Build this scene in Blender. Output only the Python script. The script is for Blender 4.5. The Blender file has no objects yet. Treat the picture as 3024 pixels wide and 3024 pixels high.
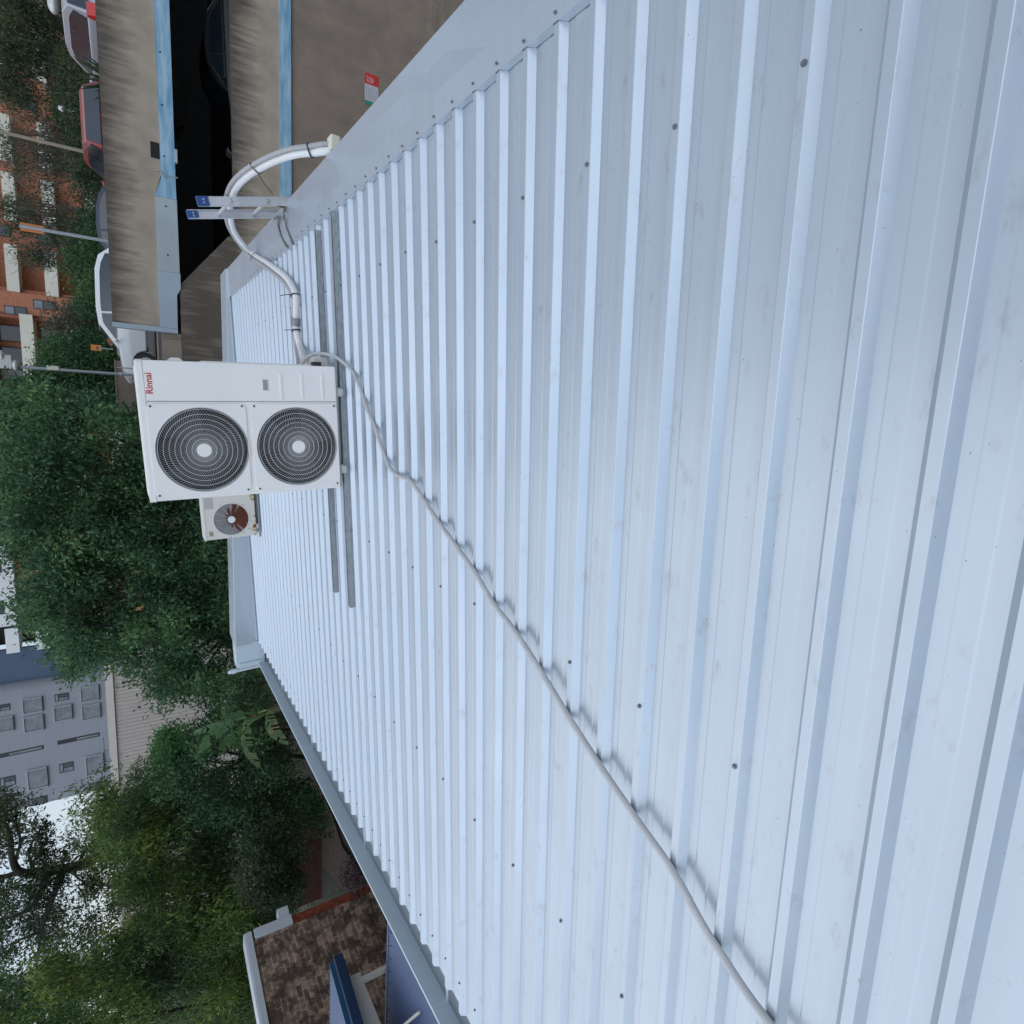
import bpy, bmesh, math, random
import numpy as np
from mathutils import Matrix, Vector
random.seed(7); RNG = np.random.default_rng(7)
SC = bpy.context.scene
COL = SC.collection
R_ = math.radians

# ------------------------------------------------------------------ camera
EYE = 8.2                      # eye height above the driveway
F = 1719.576                   # focal length in photo pixels (3024 wide)
M = Matrix(((0.05889613854367322, -0.983936782302014, -0.16852196680602066),
            (-0.5491572524799285, -0.17291033389331356, 0.817635816534455),
            (-0.8336411439659315, 0.04438946794490077, -0.550519770964442)))
cam_d = bpy.data.cameras.new('camera'); cam = bpy.data.objects.new('camera', cam_d); COL.objects.link(cam)
cam_d.sensor_width = 36; cam_d.lens = 36 * F / 3024; cam_d.clip_start = 0.05; cam_d.clip_end = 2000
xc, yc, zc = M.col[0], -M.col[1], -M.col[2]
cm = Matrix(((xc[0], yc[0], zc[0], 0), (xc[1], yc[1], zc[1], 0), (xc[2], yc[2], zc[2], EYE), (0, 0, 0, 1)))
cam.matrix_world = cm
SC.camera = cam

# ------------------------------------------------------------------ light
SUN_EL, SUN_AZ = 50, 298       # azimuth measured clockwise from +Y: light from the gutter side
w = bpy.data.worlds.new('World'); SC.world = w; w.use_nodes = True
nt = w.node_tree; nt.nodes.clear()
wo = nt.nodes.new('ShaderNodeOutputWorld'); bg = nt.nodes.new('ShaderNodeBackground')
sky = nt.nodes.new('ShaderNodeTexSky'); sky.sky_type = 'NISHITA'; sky.sun_disc = False
sky.sun_elevation = R_(SUN_EL); sky.sun_rotation = R_(SUN_AZ); sky.air_density = 1.0; sky.dust_density = 0.15; sky.ozone_density = 1.5
tc = nt.nodes.new('ShaderNodeTexCoord'); nz = nt.nodes.new('ShaderNodeTexNoise'); nz.inputs['Scale'].default_value = 2.2; nz.inputs['Detail'].default_value = 6
cr = nt.nodes.new('ShaderNodeValToRGB'); cr.color_ramp.elements[0].position = 0.40; cr.color_ramp.elements[1].position = 0.58; cr.color_ramp.elements[0].color = (0.25, 0.25, 0.25, 1)
mx = nt.nodes.new('ShaderNodeMix'); mx.data_type = 'RGBA'
mx.inputs[7].default_value = (8.8, 9.8, 11.1, 1)          # thin bright cloud
nt.links.new(tc.outputs['Generated'], nz.inputs['Vector']); nt.links.new(nz.outputs['Fac'], cr.inputs['Fac'])
nt.links.new(cr.outputs['Color'], mx.inputs[0]); nt.links.new(sky.outputs['Color'], mx.inputs[6])
# broken high cloud: brightest overhead and behind the viewer, dimmer and bluer low in front
sxyz = nt.nodes.new('ShaderNodeSeparateXYZ'); nt.links.new(tc.outputs['Generated'], sxyz.inputs[0])
def wm(op, a, b_, c=None):
    x = nt.nodes.new('ShaderNodeMath'); x.operation = op
    for i, v in enumerate((a, b_, c)):
        if v is None: continue
        if isinstance(v, (int, float)): x.inputs[i].default_value = v
        else: nt.links.new(v, x.inputs[i])
    return x.outputs[0]
beh = wm('MAXIMUM', wm('MULTIPLY', sxyz.outputs['Y'], -1.0), 0.0); up_ = wm('MAXIMUM', sxyz.outputs['Z'], 0.0)
beh = wm('MULTIPLY', beh, wm('MINIMUM', wm('MULTIPLY_ADD', up_, 1.9, 0.12), 1.0))
f_ = wm('MULTIPLY_ADD', beh, 1.20, wm('MULTIPLY_ADD', up_, 0.20, wm('MULTIPLY_ADD', sxyz.outputs['X'], -0.20, 0.54)))
vs_ = nt.nodes.new('ShaderNodeVectorMath'); vs_.operation = 'SCALE'; nt.links.new(mx.outputs[2], vs_.inputs[0]); nt.links.new(f_, vs_.inputs['Scale'])
nt.links.new(vs_.outputs[0], bg.inputs['Color']); bg.inputs['Strength'].default_value = 0.10
nt.links.new(bg.outputs[0], wo.inputs['Surface'])
sd = bpy.data.lights.new('sun', 'SUN'); sun = bpy.data.objects.new('sun', sd); COL.objects.link(sun)
sd.energy = 0.5; sd.angle = R_(75); sd.color = (1.0, 0.97, 0.93)
el, az = R_(SUN_EL), R_(SUN_AZ)
sdir = Vector((math.sin(az) * math.cos(el), math.cos(az) * math.cos(el), math.sin(el)))
sun.rotation_euler = sdir.to_track_quat('Z', 'Y').to_euler()
SC.view_settings.view_transform = 'Standard'; SC.view_settings.look = 'None'
SC.view_settings.exposure = 0.28; SC.view_settings.gamma = 1.0
SC.cycles.max_bounces = 6; SC.cycles.use_denoising = True

# ------------------------------------------------------------------ measured positions
def ray(px, py): return M @ Vector(((px - 1512) / F, (py - 1512) / F, 1))
def at(px, py, Y):
    d = ray(px, py); p = d * (Y / d.y); return Vector((p.x, p.y, p.z + EYE))
SW = Vector((-0.99844, 0, -0.05581)); TW = Vector((0, 1, 0)); UP = Vector((-0.05581, 0, 0.99844))
T0 = Vector((1.332506782102351, 1.6468200222061038, -1.3084990578656002))
RR = Matrix(((-SW.x, 0, UP.x), (0, 1, 0), (-SW.z, 0, UP.z)))   # roof axes: x up-slope, y away, z normal
def RM(s=0, t=0, h=0):
    o = T0 + SW * s + TW * t + UP * h + Vector((0, 0, EYE))
    m = RR.to_4x4(); m.translation = o; return m
def rf(s, t, h=0): return T0 + SW * s + TW * t + UP * h + Vector((0, 0, EYE))
def roof(px, py, h=0):       # (s, t) on the plane h above the rib tops
    d = ray(px, py); o = T0 + UP * h; k = o.dot(UP) / d.dot(UP); P = d * k - T0
    return P.dot(SW), P.y
def on_s(px, py, s):
    d = ray(px, py); k = (T0.dot(SW) + s) / d.dot(SW); P = d * k - T0; return P.y, P.dot(UP)
def on_t(px, py, t):
    d = ray(px, py); k = (T0.y + t) / d.y; P = d * k - T0; return P.dot(SW), P.dot(UP)

# ------------------------------------------------------------------ builders
def tag(o, label=None, cat=None, group=None, kind=None):
    if label: o['label'] = label
    if cat: o['category'] = cat
    if group: o['group'] = group
    if kind: o['kind'] = kind
    return o
def empty(name, m, label=None, cat=None, group=None, kind=None):
    o = bpy.data.objects.new(name, None); COL.objects.link(o); o.empty_display_size = 0.1
    o.matrix_world = m if isinstance(m, Matrix) else Matrix.Translation(m)
    return tag(o, label, cat, group, kind)
def adopt(o, parent):
    if parent is not None: o.parent = parent
class MB:
    def __init__(s): s.v = []; s.f = []; s.sm = False
    def add(s, vs, fs):
        b = len(s.v); s.v += [tuple(v) for v in vs]; s.f += [tuple(b + i for i in f) for f in fs]; return s
    def box(s, x0, x1, y0, y1, z0, z1):
        x0, x1 = min(x0, x1), max(x0, x1); y0, y1 = min(y0, y1), max(y0, y1); z0, z1 = min(z0, z1), max(z0, z1)
        return s.add([(x0, y0, z0), (x1, y0, z0), (x1, y1, z0), (x0, y1, z0), (x0, y0, z1), (x1, y0, z1), (x1, y1, z1), (x0, y1, z1)],
                     [(0, 3, 2, 1), (4, 5, 6, 7), (0, 1, 5, 4), (1, 2, 6, 5), (2, 3, 7, 6), (3, 0, 4, 7)])
    def prism(s, pts, a, b, axis='y'):       # polygon of (u, v) extruded along an axis
        n = len(pts)
        def mk(u, v, c): return {'y': (u, c, v), 'x': (c, u, v), 'z': (u, v, c)}[axis]
        vs = [mk(u, v, a) for u, v in pts] + [mk(u, v, b) for u, v in pts]
        fs = [tuple(range(n)), tuple(range(2 * n - 1, n - 1, -1))] + [(i, i + n, (i + 1) % n + n, (i + 1) % n) for i in range(n)]
        return s.add(vs, fs)
    def cyl(s, c, r, a, b, axis='z', n=20, r2=None):
        r2 = r if r2 is None else r2; vs = []
        for (q, rr) in ((a, r), (b, r2)):
            for i in range(n):
                t = 2 * math.pi * i / n; u, v = c[0] + rr * math.cos(t), c[1] + rr * math.sin(t)
                vs.append({'z': (u, v, q), 'y': (u, q, v), 'x': (q, u, v)}[axis])
        return s.add(vs, [tuple(range(n - 1, -1, -1)), tuple(range(n, 2 * n))] + [(i, (i + 1) % n, (i + 1) % n + n, i + n) for i in range(n)])
    def ball(s, c, r, nu=14, nv=8, sc=(1, 1, 1)):
        vs = []
        for j in range(nv + 1):
            ph = math.pi * j / nv
            for i in range(nu):
                th = 2 * math.pi * i / nu
                vs.append((c[0] + r * sc[0] * math.sin(ph) * math.cos(th), c[1] + r * sc[1] * math.sin(ph) * math.sin(th), c[2] + r * sc[2] * math.cos(ph)))
        return s.add(vs, [(j * nu + i, (j + 1) * nu + i, (j + 1) * nu + (i + 1) % nu, j * nu + (i + 1) % nu) for j in range(nv) for i in range(nu)])
    def tube(s, pts, r, n=10, smooth=6, caps=True):
        P = [Vector(p) for p in pts]
        rs = r if isinstance(r, (list, tuple)) else [r] * len(P)
        if smooth and len(P) > 2:
            Q = []; RS = []
            for i in range(len(P) - 1):
                p0, p1, p2, p3 = P[max(i - 1, 0)], P[i], P[i + 1], P[min(i + 2, len(P) - 1)]
                for k in range(smooth):
                    t = k / smooth
                    Q.append(0.5 * ((2 * p1) + (p2 - p0) * t + (2 * p0 - 5 * p1 + 4 * p2 - p3) * t * t + (3 * p1 - p0 - 3 * p2 + p3) * t ** 3))
                    RS.append(rs[i] * (1 - t) + rs[i + 1] * t)
            Q.append(P[-1]); RS.append(rs[-1]); P, rs = Q, RS
        vs = []; nrm = None
        for i, p in enumerate(P):
            d = (P[min(i + 1, len(P) - 1)] - P[max(i - 1, 0)]).normalized()
            if nrm is None:
                a = Vector((0, 0, 1)) if abs(d.z) < 0.9 else Vector((1, 0, 0)); nrm = d.cross(a).normalized()
            else: nrm = (nrm - d * nrm.dot(d)).normalized()
            bi = d.cross(nrm)
            for k in range(n):
                t = 2 * math.pi * k / n; vs.append(p + (nrm * math.cos(t) + bi * math.sin(t)) * rs[i])
        m = len(P)
        fs = [(i * n + k, i * n + (k + 1) % n, (i + 1) * n + (k + 1) % n, (i + 1) * n + k) for i in range(m - 1) for k in range(n)]
        if caps: fs += [tuple(range(n - 1, -1, -1)), tuple((m - 1) * n + k for k in range(n))]
        s.sm = True
        return s.add(vs, fs)
    def build(s, name, mat, parent=None, bevel=0, smooth=None, label=None):
        me = bpy.data.meshes.new(name); me.from_pydata(s.v, [], s.f); me.update()
        bm = bmesh.new(); bm.from_mesh(me); bmesh.ops.recalc_face_normals(bm, faces=bm.faces); bm.to_mesh(me); bm.free()
        me.materials.append(mat)
        if s.sm if smooth is None else smooth:
            me.shade_smooth()
            try: me.set_sharp_from_angle(angle=R_(50))
            except Exception: pass
        o = bpy.data.objects.new(name, me); COL.objects.link(o); adopt(o, parent)
        if bevel:
            b = o.modifiers.new('bevel', 'BEVEL'); b.width = bevel; b.segments = 3; b.limit_method = 'ANGLE'; b.angle_limit = R_(40)
            me.shade_smooth(); 
            try: me.set_sharp_from_angle(angle=R_(40))
            except Exception: pass
            b.harden_normals = False
        if label: o['label'] = label
        return o
def text_mesh(name, body, size, mat, parent, m, extrude=0.0008, bold=0.0):
    cu = bpy.data.curves.new(name, 'FONT'); cu.body = body; cu.size = size; cu.extrude = extrude; cu.offset = bold
    cu.align_x = 'LEFT'; t = bpy.data.objects.new(name + '_src', cu); COL.objects.link(t)
    me = bpy.data.meshes.new_from_object(t.evaluated_get(bpy.context.evaluated_depsgraph_get()))
    bpy.data.objects.remove(t); me.materials.clear(); me.materials.append(mat)
    o = bpy.data.objects.new(name, me); COL.objects.link(o); o.parent = parent; o.matrix_local = m
    return o

# ------------------------------------------------------------------ materials
def mat(name, col, rough=0.6, metal=0.0, spec=0.5, var=0.0, vscale=4.0, bump=0.0, bscale=40.0, stretch=None, col2=None, lo=0.35, hi=0.65, detail=5, coat=0.0):
    m = bpy.data.materials.new(name); m.use_nodes = True; n = m.node_tree; b = n.nodes['Principled BSDF']
    b.inputs['Roughness'].default_value = rough; b.inputs['Metallic'].default_value = metal
    b.inputs['Specular IOR Level'].default_value = spec; b.inputs['Coat Weight'].default_value = coat
    b.inputs['Base Color'].default_value = (*col, 1)
    c2 = col2 if col2 else tuple(max(0, c * (1 - var)) for c in col)
    if var or col2:
        t = n.nodes.new('ShaderNodeTexCoord'); mp = n.nodes.new('ShaderNodeMapping'); nz = n.nodes.new('ShaderNodeTexNoise'); r = n.nodes.new('ShaderNodeValToRGB')
        mp.inputs['Scale'].default_value = stretch or (1, 1, 1)
        nz.inputs['Scale'].default_value = vscale; nz.inputs['Detail'].default_value = detail; nz.inputs['Roughness'].default_value = 0.6
        r.color_ramp.elements[0].position = lo; r.color_ramp.elements[1].position = hi
        r.color_ramp.elements[0].color = (*c2, 1); r.color_ramp.elements[1].color = (*col, 1)
        n.links.new(t.outputs['Object'], mp.inputs[0]); n.links.new(mp.outputs[0], nz.inputs['Vector']); n.links.new(nz.outputs['Fac'], r.inputs[0]); n.links.new(r.outputs[0], b.inputs['Base Color'])
    if bump:
        t = n.nodes.new('ShaderNodeTexCoord'); nz = n.nodes.new('ShaderNodeTexNoise'); nz.inputs['Scale'].default_value = bscale; nz.inputs['Detail'].default_value = 4
        bp = n.nodes.new('ShaderNodeBump'); bp.inputs['Strength'].default_value = bump; bp.inputs['Distance'].default_value = 0.01
        n.links.new(t.outputs['Object'], nz.inputs['Vector']); n.links.new(nz.outputs['Fac'], bp.inputs['Height']); n.links.new(bp.outputs[0], b.inputs['Normal'])
    return m
def nodes_of(m): return m.node_tree, m.node_tree.nodes['Principled BSDF']
def ramp(n, pts):
    r = n.nodes.new('ShaderNodeValToRGB'); e = r.color_ramp.elements
    e[0].position, e[0].color = pts[0][0], (*pts[0][1], 1); e[1].position, e[1].color = pts[-1][0], (*pts[-1][1], 1)
    for p, c in pts[1:-1]:
        x = e.new(p); x.color = (*c, 1)
    return r
def noise_n(n, scale, detail=4, stretch=(1, 1, 1), rough=0.6, rot=None, dist=0.0):
    t = n.nodes.new('ShaderNodeTexCoord'); mp = n.nodes.new('ShaderNodeMapping'); z = n.nodes.new('ShaderNodeTexNoise')
    mp.inputs['Scale'].default_value = stretch
    if rot: mp.inputs['Rotation'].default_value = rot
    z.inputs['Scale'].default_value = scale; z.inputs['Detail'].default_value = detail; z.inputs['Roughness'].default_value = rough; z.inputs['Distortion'].default_value = dist
    n.links.new(t.outputs['Object'], mp.inputs[0]); n.links.new(mp.outputs[0], z.inputs['Vector']); return z
def mixc(n, fac, a, b, mode='MIX'):
    x = n.nodes.new('ShaderNodeMix'); x.data_type = 'RGBA'; x.blend_type = mode
    for sock, val in ((0, fac), (6, a), (7, b)):
        if isinstance(val, (int, float)): x.inputs[sock].default_value = val
        elif isinstance(val, tuple): x.inputs[sock].default_value = (*val, 1)
        else: n.links.new(val, x.inputs[sock])
    return x.outputs[2]

# pre-painted roof steel: satin paint, faint dirt and scuffs
def roof_paint(name, base, rough=0.33, dirt=True, metal=0.65):
    m = mat(name, base, rough=rough, metal=metal, spec=0.5); n, b = nodes_of(m)
    big = noise_n(n, 0.7, 3); r1 = ramp(n, [(0.3, tuple(c * 0.97 for c in base)), (0.7, base)]); n.links.new(big.outputs['Fac'], r1.inputs[0])
    out = r1.outputs[0]
    if dirt:
        sm = noise_n(n, 9, 6, (1, 2.2, 1), 0.7); r2 = ramp(n, [(0.58, (0, 0, 0)), (0.74, (0.9, 0.9, 0.9))]); n.links.new(sm.outputs['Fac'], r2.inputs[0])
        out = mixc(n, r2.outputs[0], out, tuple(c * 0.78 for c in (base[0], base[1] * 0.98, base[2] * 0.92)))
        sp = noise_n(n, 95, 2, (1, 1.4, 1), 0.5); r3 = ramp(n, [(0.762, (0, 0, 0)), (0.782, (1, 1, 1))]); n.links.new(sp.outputs['Fac'], r3.inputs[0])
        out = mixc(n, r3.outputs[0], out, (0.13, 0.12, 0.11))
    wz = noise_n(n, 14, 4, (0.10, 1, 1), 0.6); rw = ramp(n, [(0.35, (0.962, 0.965, 0.962)), (0.62, (1.0, 1.0, 1.0))]); n.links.new(wz.outputs['Fac'], rw.inputs[0]); out = mixc(n, 1.0, out, rw.outputs[0], 'MULTIPLY')
    n.links.new(out, b.inputs['Base Color'])
    rz = noise_n(n, 3.0, 4); rr = ramp(n, [(0.3, (rough - 0.02,) * 3), (0.7, (rough + 0.05,) * 3)]); n.links.new(rz.outputs['Fac'], rr.inputs[0]); n.links.new(rr.outputs[0], b.inputs['Roughness'])
    bz = noise_n(n, 2.2, 3); bp = n.nodes.new('ShaderNodeBump'); bp.inputs['Strength'].default_value = 0.22; bp.inputs['Distance'].default_value = 0.01
    n.links.new(bz.outputs['Fac'], bp.inputs['Height']); n.links.new(bp.outputs[0], b.inputs['Normal'])
    return m
PAINT = (0.505, 0.560, 0.622)
ROOF = roof_paint('roof_paint', PAINT)
FLASH = roof_paint('flashing_paint', PAINT, 0.36, dirt=False)
GUT = roof_paint('gutter_paint', (0.52, 0.60, 0.66), 0.45, dirt=False, metal=0.1)
SCREW = mat('screw_steel', (0.23, 0.25, 0.28), 0.45, 0.5, var=0.3, vscale=60)
GALV = mat('galvanised_steel', (0.42, 0.45, 0.47), 0.42, 0.75, var=0.35, vscale=18, stretch=(1, 6, 6), bump=0.1)
CASE = mat('case_enamel', (0.83, 0.80, 0.77), 0.38, spec=0.45, var=0.05, vscale=2, bump=0.02, bscale=200)
CASE2 = mat('old_case_enamel', (0.63, 0.61, 0.56), 0.45, var=0.12, vscale=5)
WIRE = mat('grille_wire', (0.62, 0.615, 0.61), 0.4, var=0.05)
DARK = mat('fan_cavity', (0.006, 0.007, 0.010), 0.7, var=0.3)
BLADE = mat('fan_blade_plastic', (0.02, 0.028, 0.042), 0.4, var=0.2)
GREYP = mat('grey_plastic', (0.33, 0.34, 0.35), 0.5, var=0.15)
RED = mat('red_lettering', (0.55, 0.03, 0.035), 0.45, var=0.1)
PVC = mat('grey_conduit', (0.52, 0.515, 0.52), 0.42, var=0.10, vscale=14, col2=(0.45, 0.445, 0.45))
WPIPE = mat('white_insulation', (0.76, 0.75, 0.76), 0.55, var=0.08, vscale=8, bump=0.15, bscale=30)
GPIPE = mat('grey_drain_hose', (0.40, 0.39, 0.40), 0.5, var=0.12, vscale=8)
BLACK = mat('black_plastic', (0.02, 0.02, 0.022), 0.5, var=0.3)
TAPE = mat('grey_tape', (0.27, 0.26, 0.28), 0.4, var=0.3, vscale=25)
ALU = mat('ladder_aluminium', (0.62, 0.62, 0.66), 0.38, 0.35, var=0.1, vscale=6, stretch=(1, 1, 4))
BLUEP = mat('blue_cap_plastic', (0.02, 0.075, 0.25), 0.4, var=0.15)
RUST = mat('rust', (0.17, 0.045, 0.022), 0.85, var=0.5, vscale=25, bump=0.3, bscale=120)
BOLT = mat('bright_metal', (0.62, 0.62, 0.60), 0.35, 0.3, var=0.3, vscale=40)
RUBBER = mat('rubber', (0.03, 0.03, 0.035), 0.7, var=0.2)
ROPE = mat('rope_fibre', (0.30, 0.29, 0.22), 0.9, col2=(0.04, 0.045, 0.05), vscale=90, lo=0.45, hi=0.55)

def concrete(name, base, dark, top_h=None, streak=9.0, amount=0.75, rough=0.9):
    m = mat(name, base, rough=rough, spec=0.25); n, b = nodes_of(m)
    a = noise_n(n, 1.6, 6, (1, 1, 1), 0.65); ra = ramp(n, [(0.3, tuple(c * 0.8 for c in base)), (0.7, tuple(c * 1.12 for c in base))]); n.links.new(a.outputs['Fac'], ra.inputs[0])
    st = noise_n(n, streak, 4, (1, 1, 0.11), 0.55, dist=0.4); lo = noise_n(n, 0.8, 4, (1, 1, 0.5), 0.6)
    ma = n.nodes.new('ShaderNodeMath'); ma.operation = 'ADD'; n.links.new(st.outputs['Fac'], ma.inputs[0]); n.links.new(lo.outputs['Fac'], ma.inputs[1])
    src = ma.outputs[0]
    if top_h:                                     # grime that runs down from a weathered top edge
        t = n.nodes.new('ShaderNodeTexCoord'); sx = n.nodes.new('ShaderNodeSeparateXYZ'); n.links.new(t.outputs['Object'], sx.inputs[0])
        mr = n.nodes.new('ShaderNodeMapRange'); mr.inputs['From Min'].default_value = top_h[0]; mr.inputs['From Max'].default_value = top_h[1]; mr.inputs['To Min'].default_value = -0.42; mr.inputs['To Max'].default_value = 0.46
        n.links.new(sx.outputs['Z'], mr.inputs['Value'])
        ad = n.nodes.new('ShaderNodeMath'); ad.operation = 'ADD'; n.links.new(src, ad.inputs[0]); n.links.new(mr.outputs[0], ad.inputs[1]); src = ad.outputs[0]
    rs = ramp(n, [(0.0, (0, 0, 0)), (1.0, (1, 1, 1))]); mr2 = n.nodes.new('ShaderNodeMapRange'); mr2.inputs['From Min'].default_value = 0.84; mr2.inputs['From Max'].default_value = 1.45; mr2.inputs['To Max'].default_value = amount
    n.links.new(src, mr2.inputs['Value'])
    out = mixc(n, mr2.outputs[0], ra.outputs[0], dark)
    f = noise_n(n, 60, 3); rf_ = ramp(n, [(0.3, (0.8,) * 3), (0.7, (1.1,) * 3)]); n.links.new(f.outputs['Fac'], rf_.inputs[0])
    out = mixc(n, 1.0, out, rf_.outputs[0], 'MULTIPLY')
    n.links.new(out, b.inputs['Base Color'])
    bp = n.nodes.new('ShaderNodeBump'); bp.inputs['Strength'].default_value = 0.3; bp.inputs['Distance'].default_value = 0.01; n.links.new(f.outputs['Fac'], bp.inputs['Height']); n.links.new(bp.outputs[0], b.inputs['Normal'])
    return m
CONC_TOP = concrete('weathered_parapet_concrete', (0.40, 0.335, 0.265), (0.065, 0.055, 0.048), (-0.9, 0.0), 9.0, 0.85)
CONC = concrete('stained_concrete', (0.30, 0.25, 0.20), (0.11, 0.092, 0.075), None, 4.0, 0.6)
CONC_D = concrete('dark_stained_concrete', (0.28, 0.225, 0.18), (0.16, 0.128, 0.105), None, 3.0, 0.55)
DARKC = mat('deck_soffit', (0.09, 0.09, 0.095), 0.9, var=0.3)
BAND_B = mat('faded_blue_paint', (0.34, 0.50, 0.62), 0.55, col2=(0.14, 0.31, 0.46), vscale=2.4, stretch=(0.5, 1, 3), lo=0.35, hi=0.62, detail=8)
BAND_G = mat('faded_grey_green_paint', (0.40, 0.45, 0.47), 0.55, var=0.14, vscale=1.2)
BAND_M = mat('grey_metal_capping', (0.36, 0.43, 0.50), 0.45, var=0.1, vscale=1.5)
ASPH = mat('asphalt', (0.06, 0.06, 0.062), 0.9, var=0.3, vscale=8, bump=0.3, bscale=90)
GROUND = mat('leafy_soil', (0.055, 0.042, 0.03), 0.95, col2=(0.02, 0.028, 0.014), vscale=1.3, bump=0.6, bscale=12)
PAVE = mat('driveway_concrete', (0.22, 0.18, 0.14), 0.9, var=0.3, vscale=2)
GLASS = mat('dark_glass', (0.02, 0.03, 0.045), 0.08, spec=0.8, var=0.3, vscale=1.5)
CURT = mat('pale_curtain_glass', (0.24, 0.26, 0.285), 0.25, var=0.4, vscale=1.2)
FRAME = mat('dark_window_frame', (0.02, 0.02, 0.022), 0.4, var=0.2)
WHITE = mat('white_wall_paint', (0.80, 0.80, 0.80), 0.8, var=0.08, vscale=0.6)
CREAM = mat('cream_render', (0.72, 0.68, 0.57), 0.85, var=0.1, vscale=0.6)
ORANGE = mat('ochre_cladding', (0.50, 0.27, 0.09), 0.7, var=0.1, vscale=0.8)
NAVYW = mat('shaded_blue_wall', (0.085, 0.125, 0.20), 0.7, col2=(0.07, 0.10, 0.165), vscale=0.3)  # side wall's shadow is put into this dark blue colour
MULL = mat('window_mullion_grey', (0.30, 0.31, 0.33), 0.5, var=0.1)
TRIM = mat('pale_window_hood', (0.42, 0.43, 0.45), 0.55, var=0.05)
BEIGE = mat('beige_fascia', (0.62, 0.56, 0.50), 0.7, var=0.08, vscale=1)
def panelled(name, base, w, h, groove=0.8, off=0.0):
    m = mat(name, base, 0.75, var=0.08, vscale=0.3); n, b = nodes_of(m)
    t = n.nodes.new('ShaderNodeTexCoord'); mp = n.nodes.new('ShaderNodeMapping'); br = n.nodes.new('ShaderNodeTexBrick')
    mp.inputs['Rotation'].default_value = (R_(90), 0, 0); br.offset = off
    br.inputs['Scale'].default_value = 1; br.inputs['Brick Width'].default_value = w; br.inputs['Row Height'].default_value = h; br.inputs['Mortar Size'].default_value = 0.012; br.inputs['Mortar Smooth'].default_value = 0.2
    br.inputs['Color1'].default_value = (*base, 1); br.inputs['Color2'].default_value = (*tuple(c * 0.95 for c in base), 1); br.inputs['Mortar'].default_value = (*tuple(c * groove for c in base), 1)
    n.links.new(t.outputs['Object'], mp.inputs[0]); n.links.new(mp.outputs[0], br.inputs['Vector']); n.links.new(br.outputs['Color'], b.inputs['Base Color'])
    return m
PANEL = panelled('grey_facade_panels', (0.29, 0.305, 0.34), 3.0, 1.45, 0.72)
def brickmat(name, c1, c2, mortar, w, h, ms, rot=(R_(90), 0, 0), dirt=None, jitter=0.0):
    m = mat(name, c1, 0.9, spec=0.2); n, b = nodes_of(m)
    t = n.nodes.new('ShaderNodeTexCoord'); mp = n.nodes.new('ShaderNodeMapping'); br = n.nodes.new('ShaderNodeTexBrick')
    mp.inputs['Rotation'].default_value = rot
    br.inputs['Scale'].default_value = 1; br.inputs['Brick Width'].default_value = w; br.inputs['Row Height'].default_value = h; br.inputs['Mortar Size'].default_value = ms; br.inputs['Mortar Smooth'].default_value = 0.3
    br.inputs['Color1'].default_value = (*c1, 1); br.inputs['Color2'].default_value = (*c2, 1); br.inputs['Mortar'].default_value = (*mortar, 1)
    n.links.new(t.outputs['Object'], mp.inputs[0]); src = mp.outputs[0]
    if jitter:
        jz = n.nodes.new('ShaderNodeTexNoise'); jz.inputs['Scale'].default_value = 3.0; n.links.new(t.outputs['Object'], jz.inputs['Vector'])
        vm = n.nodes.new('ShaderNodeVectorMath'); vm.operation = 'SCALE'; vm.inputs['Scale'].default_value = jitter; n.links.new(jz.outputs['Color'], vm.inputs[0])
        va = n.nodes.new('ShaderNodeVectorMath'); va.operation = 'ADD'; n.links.new(src, va.inputs[0]); n.links.new(vm.outputs[0], va.inputs[1]); src = va.outputs[0]
    n.links.new(src, br.inputs['Vector']); out = br.outputs['Color']
    if dirt:
        z = noise_n(n, 3.5, 6, rough=0.7); r = ramp(n, [(0.44, (0, 0, 0)), (0.56, (0.92,) * 3)]); n.links.new(z.outputs['Fac'], r.inputs[0]); out = mixc(n, r.outputs[0], out, dirt)
    f = noise_n(n, 12, 4); rr = ramp(n, [(0.3, (0.62,) * 3), (0.7, (1.25,) * 3)]); n.links.new(f.outputs['Fac'], rr.inputs[0]); out = mixc(n, 1.0, out, rr.outputs[0], 'MULTIPLY')
    n.links.new(out, b.inputs['Base Color'])
    bp = n.nodes.new('ShaderNodeBump'); bp.inputs['Strength'].default_value = 0.6; bp.inputs['Distance'].default_value = 0.01; n.links.new(br.outputs['Fac'], bp.inputs['Height']); bp.invert = True; n.links.new(bp.outputs[0], b.inputs['Normal'])
    return m
OBRICK = brickmat('orange_brick', (0.52, 0.21, 0.125), (0.46, 0.18, 0.105), (0.46, 0.24, 0.16), 0.24, 0.086, 0.008)
GBRICK = brickmat('red_garden_brick', (0.085, 0.026, 0.018), (0.06, 0.02, 0.015), (0.05, 0.035, 0.03), 0.24, 0.086, 0.01)

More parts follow.
